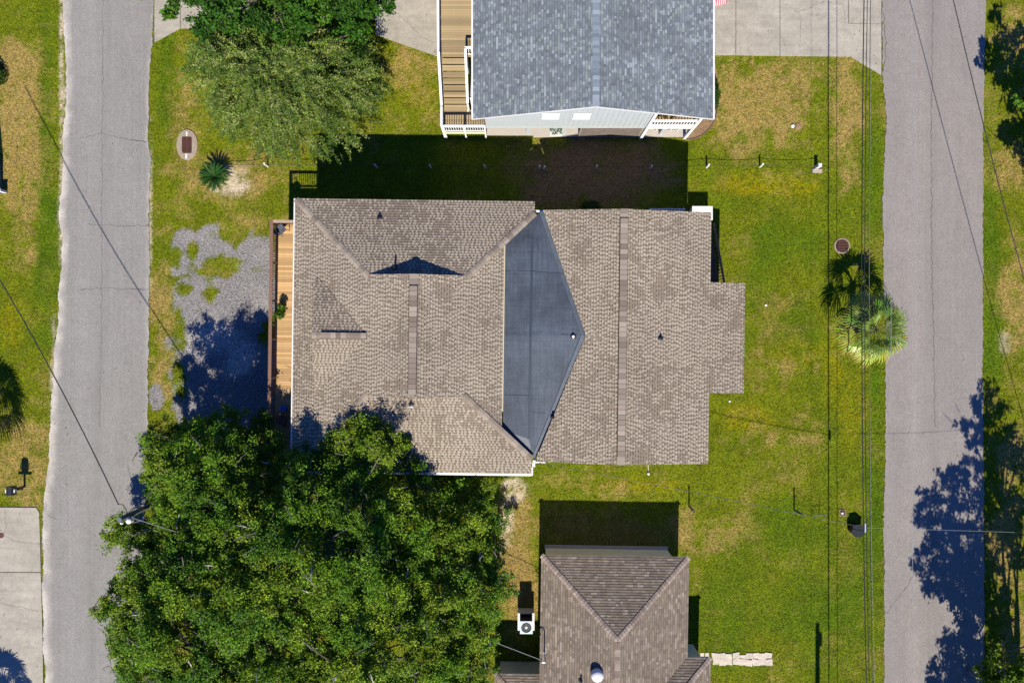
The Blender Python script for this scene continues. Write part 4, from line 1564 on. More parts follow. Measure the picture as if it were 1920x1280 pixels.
# air conditioner on a stand
ace = empty('air_conditioner', P(988, 1172, 0.0), 0, label='square outdoor air conditioner with round fan on white timber stand beside the brown roof', cat='air conditioner')
ace.location = (0.86, -17.15, 0)
for sx_ in (-0.45, 0.45):
    MB().box((sx_ - 0.06, -0.5, 0.85), (sx_ + 0.06, 0.55, 0.93)).build('stand_beam', M['white'], ace)
    for sy_ in (-0.45, 0.45):
        MB().box((sx_ - 0.05, sy_ - 0.05, 0), (sx_ + 0.05, sy_ + 0.05, 0.85)).build('leg', M['white'], ace)
MB().box((-0.50, 0.50, 0.05), (0.50, 0.53, 0.92)).build('back_board', M['offwhite'], ace)
MB().box((-0.40, -0.40, 0.10), (0.40, 0.45, 0.84)).build('lower_cabinet', M['darkmetal'], ace)
MB().box((-0.36, -0.38, 0.93), (0.36, 0.34, 1.62)).build('casing', M['darkmetal'], ace)
mb = MB()
# top cover as a square ring around the fan opening
ring = []
for k in range(24):
    a = 2 * PI * k / 24
    c_, s_ = math.cos(a), math.sin(a)
    mxx = max(abs(c_), abs(s_))
    ring.append((Vector((c_ / mxx * 0.38, s_ / mxx * 0.38 - 0.02, 1.66)), Vector((c_ * 0.31, s_ * 0.31 - 0.02, 1.66))))
for k in range(24):
    o1, i1 = ring[k]
    o2, i2 = ring[(k + 1) % 24]
    mb.face([o1, o2, i2, i1])
    dn = Vector((0, 0, -0.05))
    mb.face([o1 + dn, o2 + dn, o2, o1])
    mb.face([i1, i2, i2 + dn * 2, i1 + dn * 2])
mb.build('top_cover', M['acshell'], ace)
for k in range(3):
    a = 2 * PI * k / 3
    MB().bar((0, -0.02, 1.58), (0.27 * math.cos(a), 0.27 * math.sin(a) - 0.02, 1.56), 0.16, 0.01).build('fan_blade', M['acshell'], ace)
MB().lathe([(0.09, 0), (0.09, 0.05), (0.03, 0.07)], (0, -0.02, 1.57), 14).build('fan_hub', M['greymetal'], ace)
for r_ in (0.1, 0.17, 0.24, 0.3):
    MB().tube([(r_ * math.cos(2 * PI * k / 24), r_ * math.sin(2 * PI * k / 24) - 0.02, 1.665) for k in range(25)], 0.005, 4, False).build('grille_ring', M['darkmetal'], ace)

# ------------------------------------------------------------------ drains, posts, mailbox and other small things
dr = empty('storm_drain', G(351, 272, 0), 0, label='rusty rectangular drain grate in an oval concrete collar on the left lawn', cat='drain')
mb = MB()
ov = [(0.66 * math.cos(2 * PI * k / 28) * (1 + 0.0 * k), 0.96 * math.sin(2 * PI * k / 28)) for k in range(28)]
inn = []
for (x, y) in ov:
    s_ = min(0.31 / max(abs(x), 1e-6), 0.52 / max(abs(y), 1e-6))
    inn.append((x * s_, y * s_))
for k in range(28):
    k2_ = (k + 1) % 28
    mb.face([(ov[k][0], ov[k][1], 0.03), (ov[k2_][0], ov[k2_][1], 0.03), (inn[k2_][0], inn[k2_][1], 0.05), (inn[k][0], inn[k][1], 0.05)])
    mb.face([(ov[k][0], ov[k][1], -0.05), (ov[k2_][0], ov[k2_][1], -0.05), (ov[k2_][0], ov[k2_][1], 0.03), (ov[k][0], ov[k][1], 0.03)])
    mb.face([(inn[k][0], inn[k][1], 0.05), (inn[k2_][0], inn[k2_][1], 0.05), (inn[k2_][0], inn[k2_][1], -0.03), (inn[k][0], inn[k][1], -0.03)])
mb.build('collar', M['pebblec'], dr)
MB().box((-0.31, -0.52, -0.02), (0.31, 0.52, -0.004)).build('pit', M['dark'], dr)
for k in range(15):
    y = -0.48 + k * 0.0686
    MB().box((-0.30, y - 0.018, 0.01), (0.30, y + 0.018, 0.04)).build('bar', M['rust'], dr)
MB().box((-0.02, -0.5, 0.005), (0.02, 0.5, 0.035)).build('spine', M['rust'], dr)
MB().box((-0.05, 0.56, 0.045), (0.04, 0.82, 0.056)).build('paint_mark', M['white'], dr)
MB().box((-0.09, -0.86, 0.045), (0.02, -0.56, 0.056)).build('paint_mark', M['white'], dr)

dr2 = empty('round_drain', G(1579, 461, 0), 0, label='round rusty drain grate with pale rim at the tip of the palm shadow', cat='drain')
MB().lathe([(0.5, -0.03), (0.5, 0.02), (0.42, 0.03), (0.41, -0.02)], (0, 0, 0), 18).build('rim', M['pebblec'], dr2)
MB().lathe([(0.41, -0.02), (0.41, -0.015)], (0, 0, 0), 18).build('pit', M['dark'], dr2)
for k in range(8):
    y = -0.35 + k * 0.1
    hw = math.sqrt(max(0, 0.41 ** 2 - y * y))
    MB().box((-hw, y - 0.025, 0.0), (hw, y + 0.025, 0.03)).build('bar', M['rust'], dr2)
for k in range(6):
    x = -0.3 + k * 0.12
    hw = math.sqrt(max(0, 0.40 ** 2 - x * x))
    MB().box((x - 0.012, -hw, -0.005), (x + 0.012, hw, 0.024)).build('cross_bar', M['rust'], dr2)

dr3 = empty('small_drain', G(1580, 961, 0), 0, label='small square drain cover with a white knob on the lawn beside the black bin', cat='drain')
MB().box((-0.2, -0.2, -0.02), (0.2, 0.2, 0.012)).build('frame', M['pebblec'], dr3)
for k in range(5):
    MB().box((-0.17, -0.16 + k * 0.07, 0.01), (0.17, -0.12 + k * 0.07, 0.03)).build('bar', M['rust'], dr3)
MB().lathe([(0.07, 0), (0.07, 0.08), (0.04, 0.1)], (-0.06, 0, 0.02), 10).build('knob', M['white'], dr3)

vc = empty('valve_cover', G(1495, 237, 0), 0, label='small reddish oval cover with white cap in the dry right lawn', cat='cover')
MB().lathe([(0.19, -0.02), (0.19, 0.02), (0.15, 0.03)], (0.05, 0, 0), 16).build('cover', M['mulch'], vc)
MB().lathe([(0.11, 0), (0.11, 0.06), (0.07, 0.08)], (-0.3, 0.0, 0), 12).build('cap', M['white'], vc)

# rope fence of white posts between the two lawns
rfn = empty('rope_fence', (0, 0, 0), label='low fence of short white posts joined by a dark rope between the two houses', cat='fence')
ppx = [(502, 312), (707, 313.5), (808, 314.5), (910, 315), (1012, 316.5), (1020, 317.5), (1118, 316), (1219, 316), (1325, 314), (1425, 313), (1530, 314)]
tops = []
for i, (px, py) in enumerate(ppx):
    g_ = Vector(G(px, py, 0))
    if i == 10:
        MB().box((g_.x - 0.12, g_.y - 0.1, -0.05), (g_.x + 0.1, g_.y + 0.1, 0.62)).build('post', M['offwhite'], rfn)
        MB().box((g_.x - 0.25, g_.y - 0.35, 0.0), (g_.x + 0.35, g_.y - 0.12, 0.08)).build('footing_stone', M['stone'], rfn)
    else:
        lean = random.uniform(-0.05, 0.02)
        MB().tube([g_ + Vector((0, 0, -0.05)), g_ + Vector((lean, 0.02, 0.62))], 0.055, 12).build('post', M['white'], rfn)
    tops.append(g_ + Vector((0, 0, 0.52)))
rp = []
rp_pts = [Vector(G(430, 311.5, 0.35))] + [t for j, t in enumerate(tops) if j != 5]
for a, b in zip(rp_pts[:-1], rp_pts[1:]):
    for k in range(8):
        t = k / 8
        p = a.lerp(b, t)
        p.z -= 0.12 * 4 * t * (1 - t)
        rp.append(p)
rp.append(rp_pts[-1])
rp += [Vector(G(1545, 318, 0.2)), Vector(G(1556, 316, 0.02))]
MB().tube(rp, 0.013, 5).build('rope', M['wire'], rfn)

for (px, py, h, lab) in ((1292, 949, 1.05, 'thin dark post nearer the brown roofed house, under the slanting wire'), (1489, 955, 1.15, 'dark capped post on the lawn left of the black bin')):
    e = empty('lawn_post', G(px, py, 0), 0, label=lab, cat='post', group='posts on the south lawn')
    MB().box((-0.045, -0.045, 0), (0.045, 0.045, h)).build('post', M['polewood'], e)
    MB().box((-0.06, -0.06, h), (0.06, 0.06, h + 0.04)).build('cap', M['darkmetal'], e)
sg = empty('wire_stake', G(1536, 962, 0), 0, label='slim cross shaped garden stake left of the small square drain', cat='stake')
MB().tube([(0, 0, 0), (0, 0, 0.85)], 0.018, 6).build('stem', M['polewood'], sg)
MB().tube([(-0.45, 0, 0.42), (0.3, 0, 0.42)], 0.014, 6).build('arm', M['polewood'], sg)

# black bin near the wires
bn = empty('black_bin', G(1553, 961, 0), R(0), label='black six sided bin with a low lid on the lawn near the right road', cat='bin')
bn.location = P(1608, 992, 0.45)
bn.location.z = 0
pf = MB()
hexr = [(0.60, 0.03), (0.30, -0.52), (-0.16, -0.60), (-0.56, -0.2), (-0.30, 0.36), (0.14, 0.42)]
hexr = hexr[::-1]
lo = [Vector((x * 0.72, y * 0.72, 0)) for x, y in hexr]
hi = [Vector((x * 0.78, y * 0.78, 0.5)) for x, y in hexr]
pf.face(lo)
pf.face(hi[::-1])
for k in range(6):
    j = (k + 1) % 6
    pf.face([lo[j], lo[k], hi[k], hi[j]])
pf.build('tub', M['black'], bn)
lid = MB()
l0 = [Vector((x * 0.84, y * 0.84, 0.5)) for x, y in hexr]
l1 = [Vector((x * 0.80, y * 0.80, 0.56)) for x, y in hexr]
lid.face(l1[::-1])
lid.face(l0)
for k in range(6):
    j = (k + 1) % 6
    lid.face([l0[j], l0[k], l1[k], l1[j]])
lid.build('lid', M['black'], bn)
MB().bar((-0.38, 0.2, 0.58), (0.35, 0.08, 0.58), 0.04, 0.04).build('handle', M['darkmetal'], bn)
MB().bar((-0.4, 0.02, 0.58), (0.3, -0.1, 0.58), 0.03, 0.03).build('lid_rib', M['darkmetal'], bn)

# mailbox
mbx = empty('mailbox', G(48, 927, 0), 0, label='black mailbox with crossbar on a post beside the left road', cat='mailbox')
MB().box((-0.09, -0.06, 0), (0.05, 0.06, 1.0)).build('post', M['black'], mbx)
mbx.location = G(76, 922, 0)
mbx.location = (-30.45, -9.05, 0)
MB().box((-0.42, -0.05, 0.72), (0.42, 0.05, 0.8)).build('crossbar', M['black'], mbx)
pf = MB()
pr = [(0.22 * math.cos(PI * k / 8), 1.22 + 0.2 * math.sin(PI * k / 8)) for k in range(9)]
pr = [(0.22, 0.98)] + pr + [(-0.22, 0.98)]
fa = [Vector((x, -0.26, z)) for x, z in pr]
fbk = [Vector((x, 0.26, z)) for x, z in pr]
pf.face(fa)
pf.face(fbk[::-1])
for k in range(len(pr)):
    j = (k + 1) % len(pr)
    pf.face([fa[j], fa[k], fbk[k], fbk[j]])
pf.build('box', M['black'], mbx)
for sx_ in (-1, 1):
    MB().box((sx_ * 0.26 - 0.03, -0.12, 1.1), (sx_ * 0.26 + 0.03, 0.08, 1.28)).build('flag_plate', M['white'], mbx)
# sprinkler / clean-out south of the tan house
so = empty('cleanout_pipe', G(1196, 868, 0), 0, label='short white pipe on the grass just south of the tan roof', cat='pipe')
MB().tube([(0, 0, 0.04), (0, -0.75, 0.05)], 0.02, 6).build('pipe', M['cream'], so)
MB().lathe([(0.07, 0), (0.07, 0.16), (0.05, 0.17)], (0, -0.85, 0), 12).build('cap', M['white'], so)
so.location = G(1215, 862, 0)
for (px, py, r_, lab) in ((1436, 572, 0.08, 'small white stone on the lawn east of the porch roof'), (1368, 752, 0.07, 'white scrap on the grass under the porch corner'), (1494, 233, 0.001, None)):
    if lab:
        mb = MB().lathe([(r_, 0), (r_ * 0.9, r_ * 0.5), (r_ * 0.3, r_ * 0.7)], G(px, py, 0.0), 7)
        mb.build('stone', M['white'], None, label=lab, cat='stone')
hs = empty('shepherd_hook', G(30, 300, 0), 0, label='thin black bent hook stake in the dry grass near the top left', cat='garden hook')
MB().tube([(0, -0.3, 0), (0.05, 0.0, 0.3), (0.08, 0.05, 0.7), (0.0, 0.15, 0.9), (-0.1, 0.12, 0.95)], 0.012, 6).build('rod', M['wire'], hs)
bdo = MB().box((-0.5, -0.14, 0), (0.3, 0.0, 0.6)).box((-0.5, -0.05, 0.6), (0.32, 0.03, 0.65)).build('utility_box', M['white'], None, label='white box edge at the far left lawn by a long shadow', cat='box')
bdo.location = G(5, 358, 0)
sgn = empty('tall_panel', (-31.95, 10.2, 0), R(5), label='dark board fence panel running along the far left edge of the lawn', cat='fence panel')
MB().box((-0.05, -1.0, 0.0), (0.05, 1.6, 2.2)).build('panel', M['polewood'], sgn)


# ------------------------------------------------------------------ trees
def limb_path(a, b, bend, rng, n=5):
    a, b = np.array(a), np.array(b)
    mid = (a + b) / 2 + rng.normal(size=3) * bend
    out = []
    for i in range(n + 1):
        t = i / n
        out.append((1 - t) ** 2 * a + 2 * t * (1 - t) * mid + t * t * b)
    return out


def in_poly(x, y, poly):
    ins = np.zeros(len(x), dtype=bool)
    n = len(poly)
    j = n - 1
    for i in range(n):
        xi, yi = poly[i]
        xj, yj = poly[j]
        c = ((yi > y) != (yj > y)) & (x < (xj - xi) * (y - yi) / (yj - yi + 1e-12) + xi)
        ins ^= c
        j = i
    return ins


def edge_dist(x, y, poly):
    d = np.full(len(x), 1e9)
    n = len(poly)
    for i in range(n):
        x0, y0 = poly[i]
        x1, y1 = poly[(i + 1) % n]
        ex, ey = x1 - x0, y1 - y0
        t = np.clip(((x - x0) * ex + (y - y0) * ey) / (ex * ex + ey * ey), 0, 1)
        d = np.minimum(d, np.hypot(x - (x0 + t * ex), y - (y0 + t * ey)))
    return d


def broadleaf(label, name, crown_xy, height_fn, n_clu, r_rng, per, leaf_sz, cols, base, trunk_r, seed, group=None, min_sep=0.8, mat_='leaf', low=0.25, twigs=120, asp=0.55):
    """crown_xy: world polygon of the crown's plan; height_fn(x, y, d) -> top height"""
    rng = np.random.default_rng(seed)
    e = empty(name, (base[0], base[1], 0), 0, label=label, cat='tree', group=group)
    xs = [p[0] for p in crown_xy]
    ys = [p[1] for p in crown_xy]
    cx, cy = [], []
    tries = 0
    pts = []
    while len(pts) < n_clu and tries < 60:
        tries += 1
        X = rng.uniform(min(xs), max(xs), 600)
        Y = rng.uniform(min(ys), max(ys), 600)
        ok = in_poly(X, Y, crown_xy)
        D = edge_dist(X, Y, crown_xy)
        for x, y, o, d in zip(X, Y, ok, D):
            if not o or d < 0.25:
                continue
            if all((x - q[0]) ** 2 + (y - q[1]) ** 2 > min_sep ** 2 for q in pts):
                pts.append((x, y, d))
                if len(pts) >= n_clu:
                    break
    allV, allC = [], []
    cents = []
    for (x, y, d) in pts:
        r = rng.uniform(*r_rng) * (0.75 if d < 0.8 else 1.0)
        z = height_fn(x, y, d) + rng.normal() * 0.45
        lower = rng.random() < low
        if lower:
            z -= rng.uniform(1.0, 2.2)
        cents.append((x, y, z, r, lower))
    Vs, Cs = [], []
    for (x, y, z, r, lower) in cents:
        nsub = 14
        sub = unit(rng.normal(size=(nsub, 3))) * rng.uniform(0.25, 1.3, (nsub, 1)) * r
        sub[:, 2] *= 0.42
        sub[:, 2] += 0.12 * r
        k = rng.integers(0, nsub, per)
        p = np.array([x, y, z]) + sub[k] + rng.normal(size=(per, 3)) * np.array([0.17, 0.17, 0.11]) * r
        nrm = unit(rng.normal(size=(per, 3)) * 0.7 + np.array([0, -0.25, 0.8]))
        V_, _ = leaf_quads(p, nrm, rng.uniform(leaf_sz[0], leaf_sz[1], per), asp, rng)
        Vs.append(V_)
        base_c = np.array(cols)[rng.integers(0, len(cols))] * rng.uniform(0.82, 1.18)
        hue = rng.uniform(-0.18, 0.18, (per, 1))
        cc = base_c[None] * rng.uniform(0.5, 1.6, (per, 1)) * np.concatenate([1 + hue, np.ones((per, 1)), 1 - hue], 1)
        Cs.append(cc)
    V_ = np.concatenate(Vs) - np.array([base[0], base[1], 0])
    C_ = np.concatenate(Cs)
    np_mesh('crown', V_, np.arange(len(V_)).reshape(-1, 4), C_, M[mat_], e)
    # trunk and limbs
    tb = MB()
    fork = Vector((rng.normal() * 0.2, rng.normal() * 0.2, 1.9))
    tb.tube([(0, 0, -0.2), (0.02, 0.03, 0.4), (0.05, 0, 1.1), fork], [trunk_r * 1.35, trunk_r * 1.05, trunk_r * 0.95, trunk_r * 0.8], 12)
    tb.build('trunk', M['bark'], e, smooth=True)
    rel = [(x - base[0], y - base[1], z) for (x, y, z, r, lo_) in cents]
    order = rng.permutation(len(rel))
    nm = min(10, len(rel))
    mains = [rel[i] for i in order[:nm]]
    mp = []
    for q in mains:
        lm_ = MB()
        tgt = np.array(q) * np.array([0.7, 0.7, 1]) - np.array([0, 0, 1.0])
        path = limb_path(fork, tgt, 0.6, rng, 7)
        rad = [trunk_r * 0.5 * (1 - 0.8 * i / 7) for i in range(8)]
        lm_.tube(path, rad, 8)
        lm_.build('limb', M['bark'], e, smooth=True)
        mp += [tuple(p) for p in path[2:]]
    mpn = np.array(mp)
    br = MB()
    for q in rel:
        qq = np.array(q)
        j = int(np.argmin(np.linalg.norm(mpn - qq, axis=1) + (mpn[:, 2] > qq[2]) * 2))
        path = limb_path(mpn[j], qq, 0.3, rng, 4)
        br.tube(path, [0.07, 0.055, 0.04, 0.03, 0.018], 5)
    for _ in range(twigs):
        q = np.array(rel[rng.integers(0, len(rel))])
        a = q + rng.normal(size=3) * 0.5
        d = unit(rng.normal(size=(1, 3)))[0]
        d[2] = abs(d[2]) * 0.4
        a2 = a + d * rng.uniform(0.3, 0.9)
        a3 = a2 + unit(rng.normal(size=(1, 3)))[0] * 0.3
        up_ = np.array([0, 0, 0.3])
        br.tube([a, a2 + up_, a3 + up_], [0.022, 0.014, 0.006], 4, False)
    br.build('branches', M['bark'], e, kind='stuff')
    if twigs > 200:
        bare = MB()
        for _ in range(70):
            q = np.array(rel[rng.integers(0, len(rel))]) + np.array([0, 0, 0.25])
            d = unit(rng.normal(size=(1, 3)))[0]
            d[2] = abs(d[2]) * 0.3
            L_ = rng.uniform(0.35, 1.1)
            k_ = unit(rng.normal(size=(1, 3)))[0] * 0.35
            bare.tube([q, q + d * L_ * 0.5 + np.array([0, 0, 0.2]), q + d * L_ + k_ * 0.5 + np.array([0, 0, 0.25])], [0.04, 0.03, 0.012], 5)
            bare.tube([q + d * L_ * 0.5 + np.array([0, 0, 0.2]), q + d * L_ * 0.5 + k_ + np.array([0, 0, 0.3])], [0.025, 0.008], 4)
        bare.build('bare_branches', M['barepale'], e, kind='stuff')
    return e


def w_at(px, py, h):
    p = P(px, py, h)
    return (p.x, p.y)


OAKC = [S(136, 174, 40), S(118, 162, 36), S(152, 182, 48), S(100, 146, 36)]
oak_px = [(275, 850, 4), (285, 810, 4), (335, 800, 4), (380, 778, 3.8), (430, 768, 4), (480, 795, 4.5), (530, 840, 5), (590, 832, 6), (640, 800, 7.5), (665, 788, 7.5),
          (725, 793, 7.5), (775, 840, 7), (800, 890, 6), (850, 905, 5), (925, 905, 4.5), (938, 960, 4.5), (935, 1030, 4.5), (958, 1080, 4.5), (960, 1115, 4.5),
          (932, 1170, 4.5), (932, 1240, 5), (925, 1300, 5), (900, 1420, 5), (700, 1480, 5), (400, 1460, 5), (225, 1340, 5), (205, 1270, 5), (185, 1230, 5), (158, 1160, 5),
          (160, 1120, 5), (206, 1096, 5), (204, 1066, 5), (166, 1050, 5), (158, 1010, 5), (180, 980, 4.8), (225, 992, 4.8), (262, 1000, 5), (292, 985, 5), (292, 950, 5), (268, 935, 4.8), (262, 890, 4.6)]
oak_xy = [w_at(*p) for p in oak_px]


def oak_h(x, y, d):
    b_ = 3.3 if x < -12.5 else 4.3
    h = b_ + (8.6 - b_) * (1 - math.exp(-d / 2.6))
    # lower towards the south east
    if x > -6 and y < -8:
        h -= 1.0
    if x < -20.5 and y < -9:
        h -= 0.8
    return h + 2.1 * (1 - math.exp(-d / 1.6)) * (float(vnoise(np.array(x * 0.42), np.array(y * 0.42), 77)) - 0.5)


broadleaf('huge spreading live oak with dense green crown between the left road and tan house', 'oak_tree', oak_xy, oak_h, 520, (0.55, 1.1), 1350,
          (0.042, 0.078), OAKC, (-12.0, -14.5), 0.55, 101, min_sep=0.66, low=0.2, twigs=420)

# dark tree at the top behind the feathery one
top_px = [(245, -30, 6), (300, 8, 6), (320, 22, 6), (370, 40, 6), (450, 50, 6), (560, 62, 6.5), (640, 60, 6.5), (690, 20, 6), (715, 5, 6), (735, -30, 6), (700, -200, 6), (400, -220, 6), (260, -120, 6)]
broadleaf('dark green broadleaf tree at the top edge behind the feathery tree', 'shade_tree', [w_at(*p) for p in top_px],
          lambda x, y, d: 4.8 + 1.8 * (1 - math.exp(-d / 2)), 150, (0.6, 1.0), 520, (0.07, 0.12), [S(70, 120, 26), S(58, 105, 24), S(86, 130, 32)], (-15.0, 22.5), 0.35, 103, min_sep=0.7, low=0.3, twigs=40)

# trees outside the right edge whose shadows fall on the road
shB = [(1850, 728, 7), (1800, 800, 7), (1815, 862, 7), (1790, 870, 7), (1765, 905, 7), (1718, 915, 7), (1735, 960, 7), (1708, 1010, 7), (1715, 1080, 7), (1750, 1130, 7), (1790, 1160, 7), (1850, 1165, 7),
       (1900, 1120, 7), (1925, 1000, 7), (1935, 900, 7), (1900, 860, 7), (1925, 800, 7), (1900, 740, 7)]


def from_shadow(px, py, h):
    return ((px - 960) / 30.0, (640 - py) / 30.0 - h / math.tan(SUN_EL))


broadleaf('live oak beyond the right road casting a ragged shadow across the asphalt', 'oak_tree', [from_shadow(*p) for p in shB],
          lambda x, y, d: 7.0 + 0.9 * (1 - math.exp(-d / 2)), 95, (0.55, 1.0), 300, (0.08, 0.12), OAKC, (31.5, -22.0), 0.35, 105, group='oaks beyond the right road', min_sep=0.75, low=0.25, twigs=30)
shC = [(1850, 1185, 6), (1800, 1180, 6), (1760, 1210, 6), (1722, 1215, 6), (1735, 1260, 6), (1730, 1330, 6), (1800, 1400, 6), (1900, 1400, 6), (1935, 1300, 6), (1900, 1200, 6)]
broadleaf('green oak crown just entering the bottom right corner', 'oak_tree', [from_shadow(*p) for p in shC],
          lambda x, y, d: 6.0 + 0.8 * (1 - math.exp(-d / 2)), 50, (0.55, 1.0), 270, (0.08, 0.12), OAKC, (30.0, -27.5), 0.3, 106, group='oaks beyond the right road', min_sep=0.75, low=0.25, twigs=20)
shD = [(1845, 35, 5), (1830, 75, 5), (1842, 105, 5), (1860, 150, 5), (1878, 230, 5), (1885, 310, 5), (1930, 330, 5), (1990, 250, 5), (1985, 100, 5), (1930, 40, 5), (1895, 60, 5), (1870, 40, 5)]
broadleaf('oak outside the right edge shading the upper verge', 'oak_tree', [from_shadow(*p) for p in shD],
          lambda x, y, d: 5.2 + 0.9 * (1 - math.exp(-d / 2)), 60, (0.5, 0.95), 330, (0.08, 0.12), OAKC, (33.5, 8.5), 0.3, 107, group='oaks beyond the right road', min_sep=0.7, low=0.25, twigs=20)
cor = [(1820, 1262, 3.5), (1850, 1235, 3.5), (1880, 1245, 3.5), (1925, 1225, 3.5), (1990, 1260, 3.5), (1960, 1350, 3.5), (1850, 1350, 3.5)]
broadleaf('low bright green tree at the bottom right corner of the photo', 'young_tree', [w_at(*p) for p in cor],
          lambda x, y, d: 3.0 + 0.8 * (1 - math.exp(-d)), 22, (0.45, 0.8), 420, (0.07, 0.11), OAKC, (28.5, -20.5), 0.14, 108, min_sep=0.6, low=0.2, twigs=12)

# feathery tree ------------------------------------------------------
rng = np.random.default_rng(55)
fc = P(520, 120, 4.2)
fe_ = empty('feathery_tree', (fc.x, fc.y, 0), 0, label='feathery light green tree with fine drooping twigs on the upper left lawn', cat='tree')
fpx = [(352, 90, 3), (380, 50, 3.5), (450, 15, 3.5), (540, 20, 3.5), (620, 40, 3.5), (680, 70, 3), (705, 130, 2.8), (690, 200, 2.8), (665, 250, 2.6), (640, 300, 2.4), (600, 285, 2.5),
       (520, 290, 2.4), (450, 268, 2.4), (400, 240, 2.5), (370, 190, 2.6), (345, 150, 2.6)]
fxy = [w_at(*p) for p in fpx]
Vs, Cs = [], []
tw = MB()
nt_ = 2500
fcols = np.array([S(140, 168, 58), S(120, 152, 46), S(172, 188, 96), S(92, 130, 38)])
cnt = 0
while cnt < nt_:
    x = rng.uniform(min(p[0] for p in fxy), max(p[0] for p in fxy))
    y = rng.uniform(min(p[1] for p in fxy), max(p[1] for p in fxy))
    if not in_poly(np.array([x]), np.array([y]), fxy)[0]:
        continue
    d = float(edge_dist(np.array([x]), np.array([y]), fxy)[0])
    cl = float(vnoise(np.array(x * 1.15), np.array(y * 1.15), 95))
    if rng.random() > (0.3 + d * 0.45) * min(1, max(0.12, (cl - 0.28) * 3.2)):
        continue
    cnt += 1
    z = 2.3 + 2.8 * (1 - math.exp(-d / 1.8)) + rng.normal() * 0.4 + 0.9 * (float(vnoise(np.array(x * 0.9), np.array(y * 0.9), 91)) - 0.5)
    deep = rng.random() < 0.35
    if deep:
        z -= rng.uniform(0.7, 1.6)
    dirv = np.array([x - fc.x, y - fc.y, 0])
    dirv = dirv / (np.linalg.norm(dirv) + 1e-6) + rng.normal(size=3) * (0.3 if d < 1.5 else 0.45)
    dirv[2] = 0.28 + rng.normal() * 0.2
    dirv /= np.linalg.norm(dirv)
    L_ = rng.uniform(0.6, 1.35)
    a = np.array([x, y, z]) - dirv * L_ * 0.4
    path = [a + dirv * L_ * t + np.array([0, 0, -0.55 * L_ * t * t]) for t in (0, 0.33, 0.66, 1.0)]
    tw.tube([p - np.array([fc.x, fc.y, 0]) for p in path], [0.008, 0.006, 0.004, 0.002], 3, False)
    nl = 46
    t = rng.uniform(0.05, 1.08, nl)[:, None]
    p = a + dirv * L_ * t + np.array([0, 0, -0.55 * L_]) * t * t + rng.normal(size=(nl, 3)) * 0.055
    side = np.cross(dirv, np.array([0, 0, 1]))
    sgn_ = rng.choice([-1, 1], (nl, 1))
    ld = unit(dirv[None] * 0.8 + side[None] * sgn_ * 0.8 + rng.normal(size=(nl, 3)) * 0.35)
    wv = unit(np.cross(ld, np.array([0, 0, 1.0])[None] + rng.normal(size=(nl, 3)) * 0.5))
    s_ = rng.uniform(0.042, 0.085, (nl, 1))
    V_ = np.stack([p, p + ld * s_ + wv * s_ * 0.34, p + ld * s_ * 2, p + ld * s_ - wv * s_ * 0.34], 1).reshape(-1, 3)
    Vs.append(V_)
    Cs.append((fcols[3] * 0.7 if deep else fcols[rng.integers(0, 4)] * rng.uniform(0.85, 1.2)) * rng.uniform(0.7, 1.35, (nl, 1)))  # deep twigs coloured darker, painting the shade inside the crown
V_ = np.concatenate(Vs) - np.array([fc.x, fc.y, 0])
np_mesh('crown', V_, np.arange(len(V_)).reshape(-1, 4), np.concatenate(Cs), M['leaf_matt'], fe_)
tw.build('twigs', M['twig'], fe_, kind='stuff')
MB().tube([(0, 0, -0.2), (0.05, 0.0, 0.7), (0.0, 0.1, 1.5)], [0.3, 0.22, 0.19], 10).build('trunk', M['bark'], fe_, smooth=True)
for k in range(11):
    a = 2 * PI * k / 11 + 0.3
    r_ = rng.uniform(1.8, 4.0)
    path = limb_path((0, 0.1, 1.4), (r_ * math.cos(a), r_ * math.sin(a) * 0.85, rng.uniform(3.0, 4.3)), 0.4, rng, 6)
    MB().tube(path, [0.11, 0.09, 0.075, 0.06, 0.045, 0.03, 0.015], 7).build('limb', M['bark'], fe_, smooth=True)


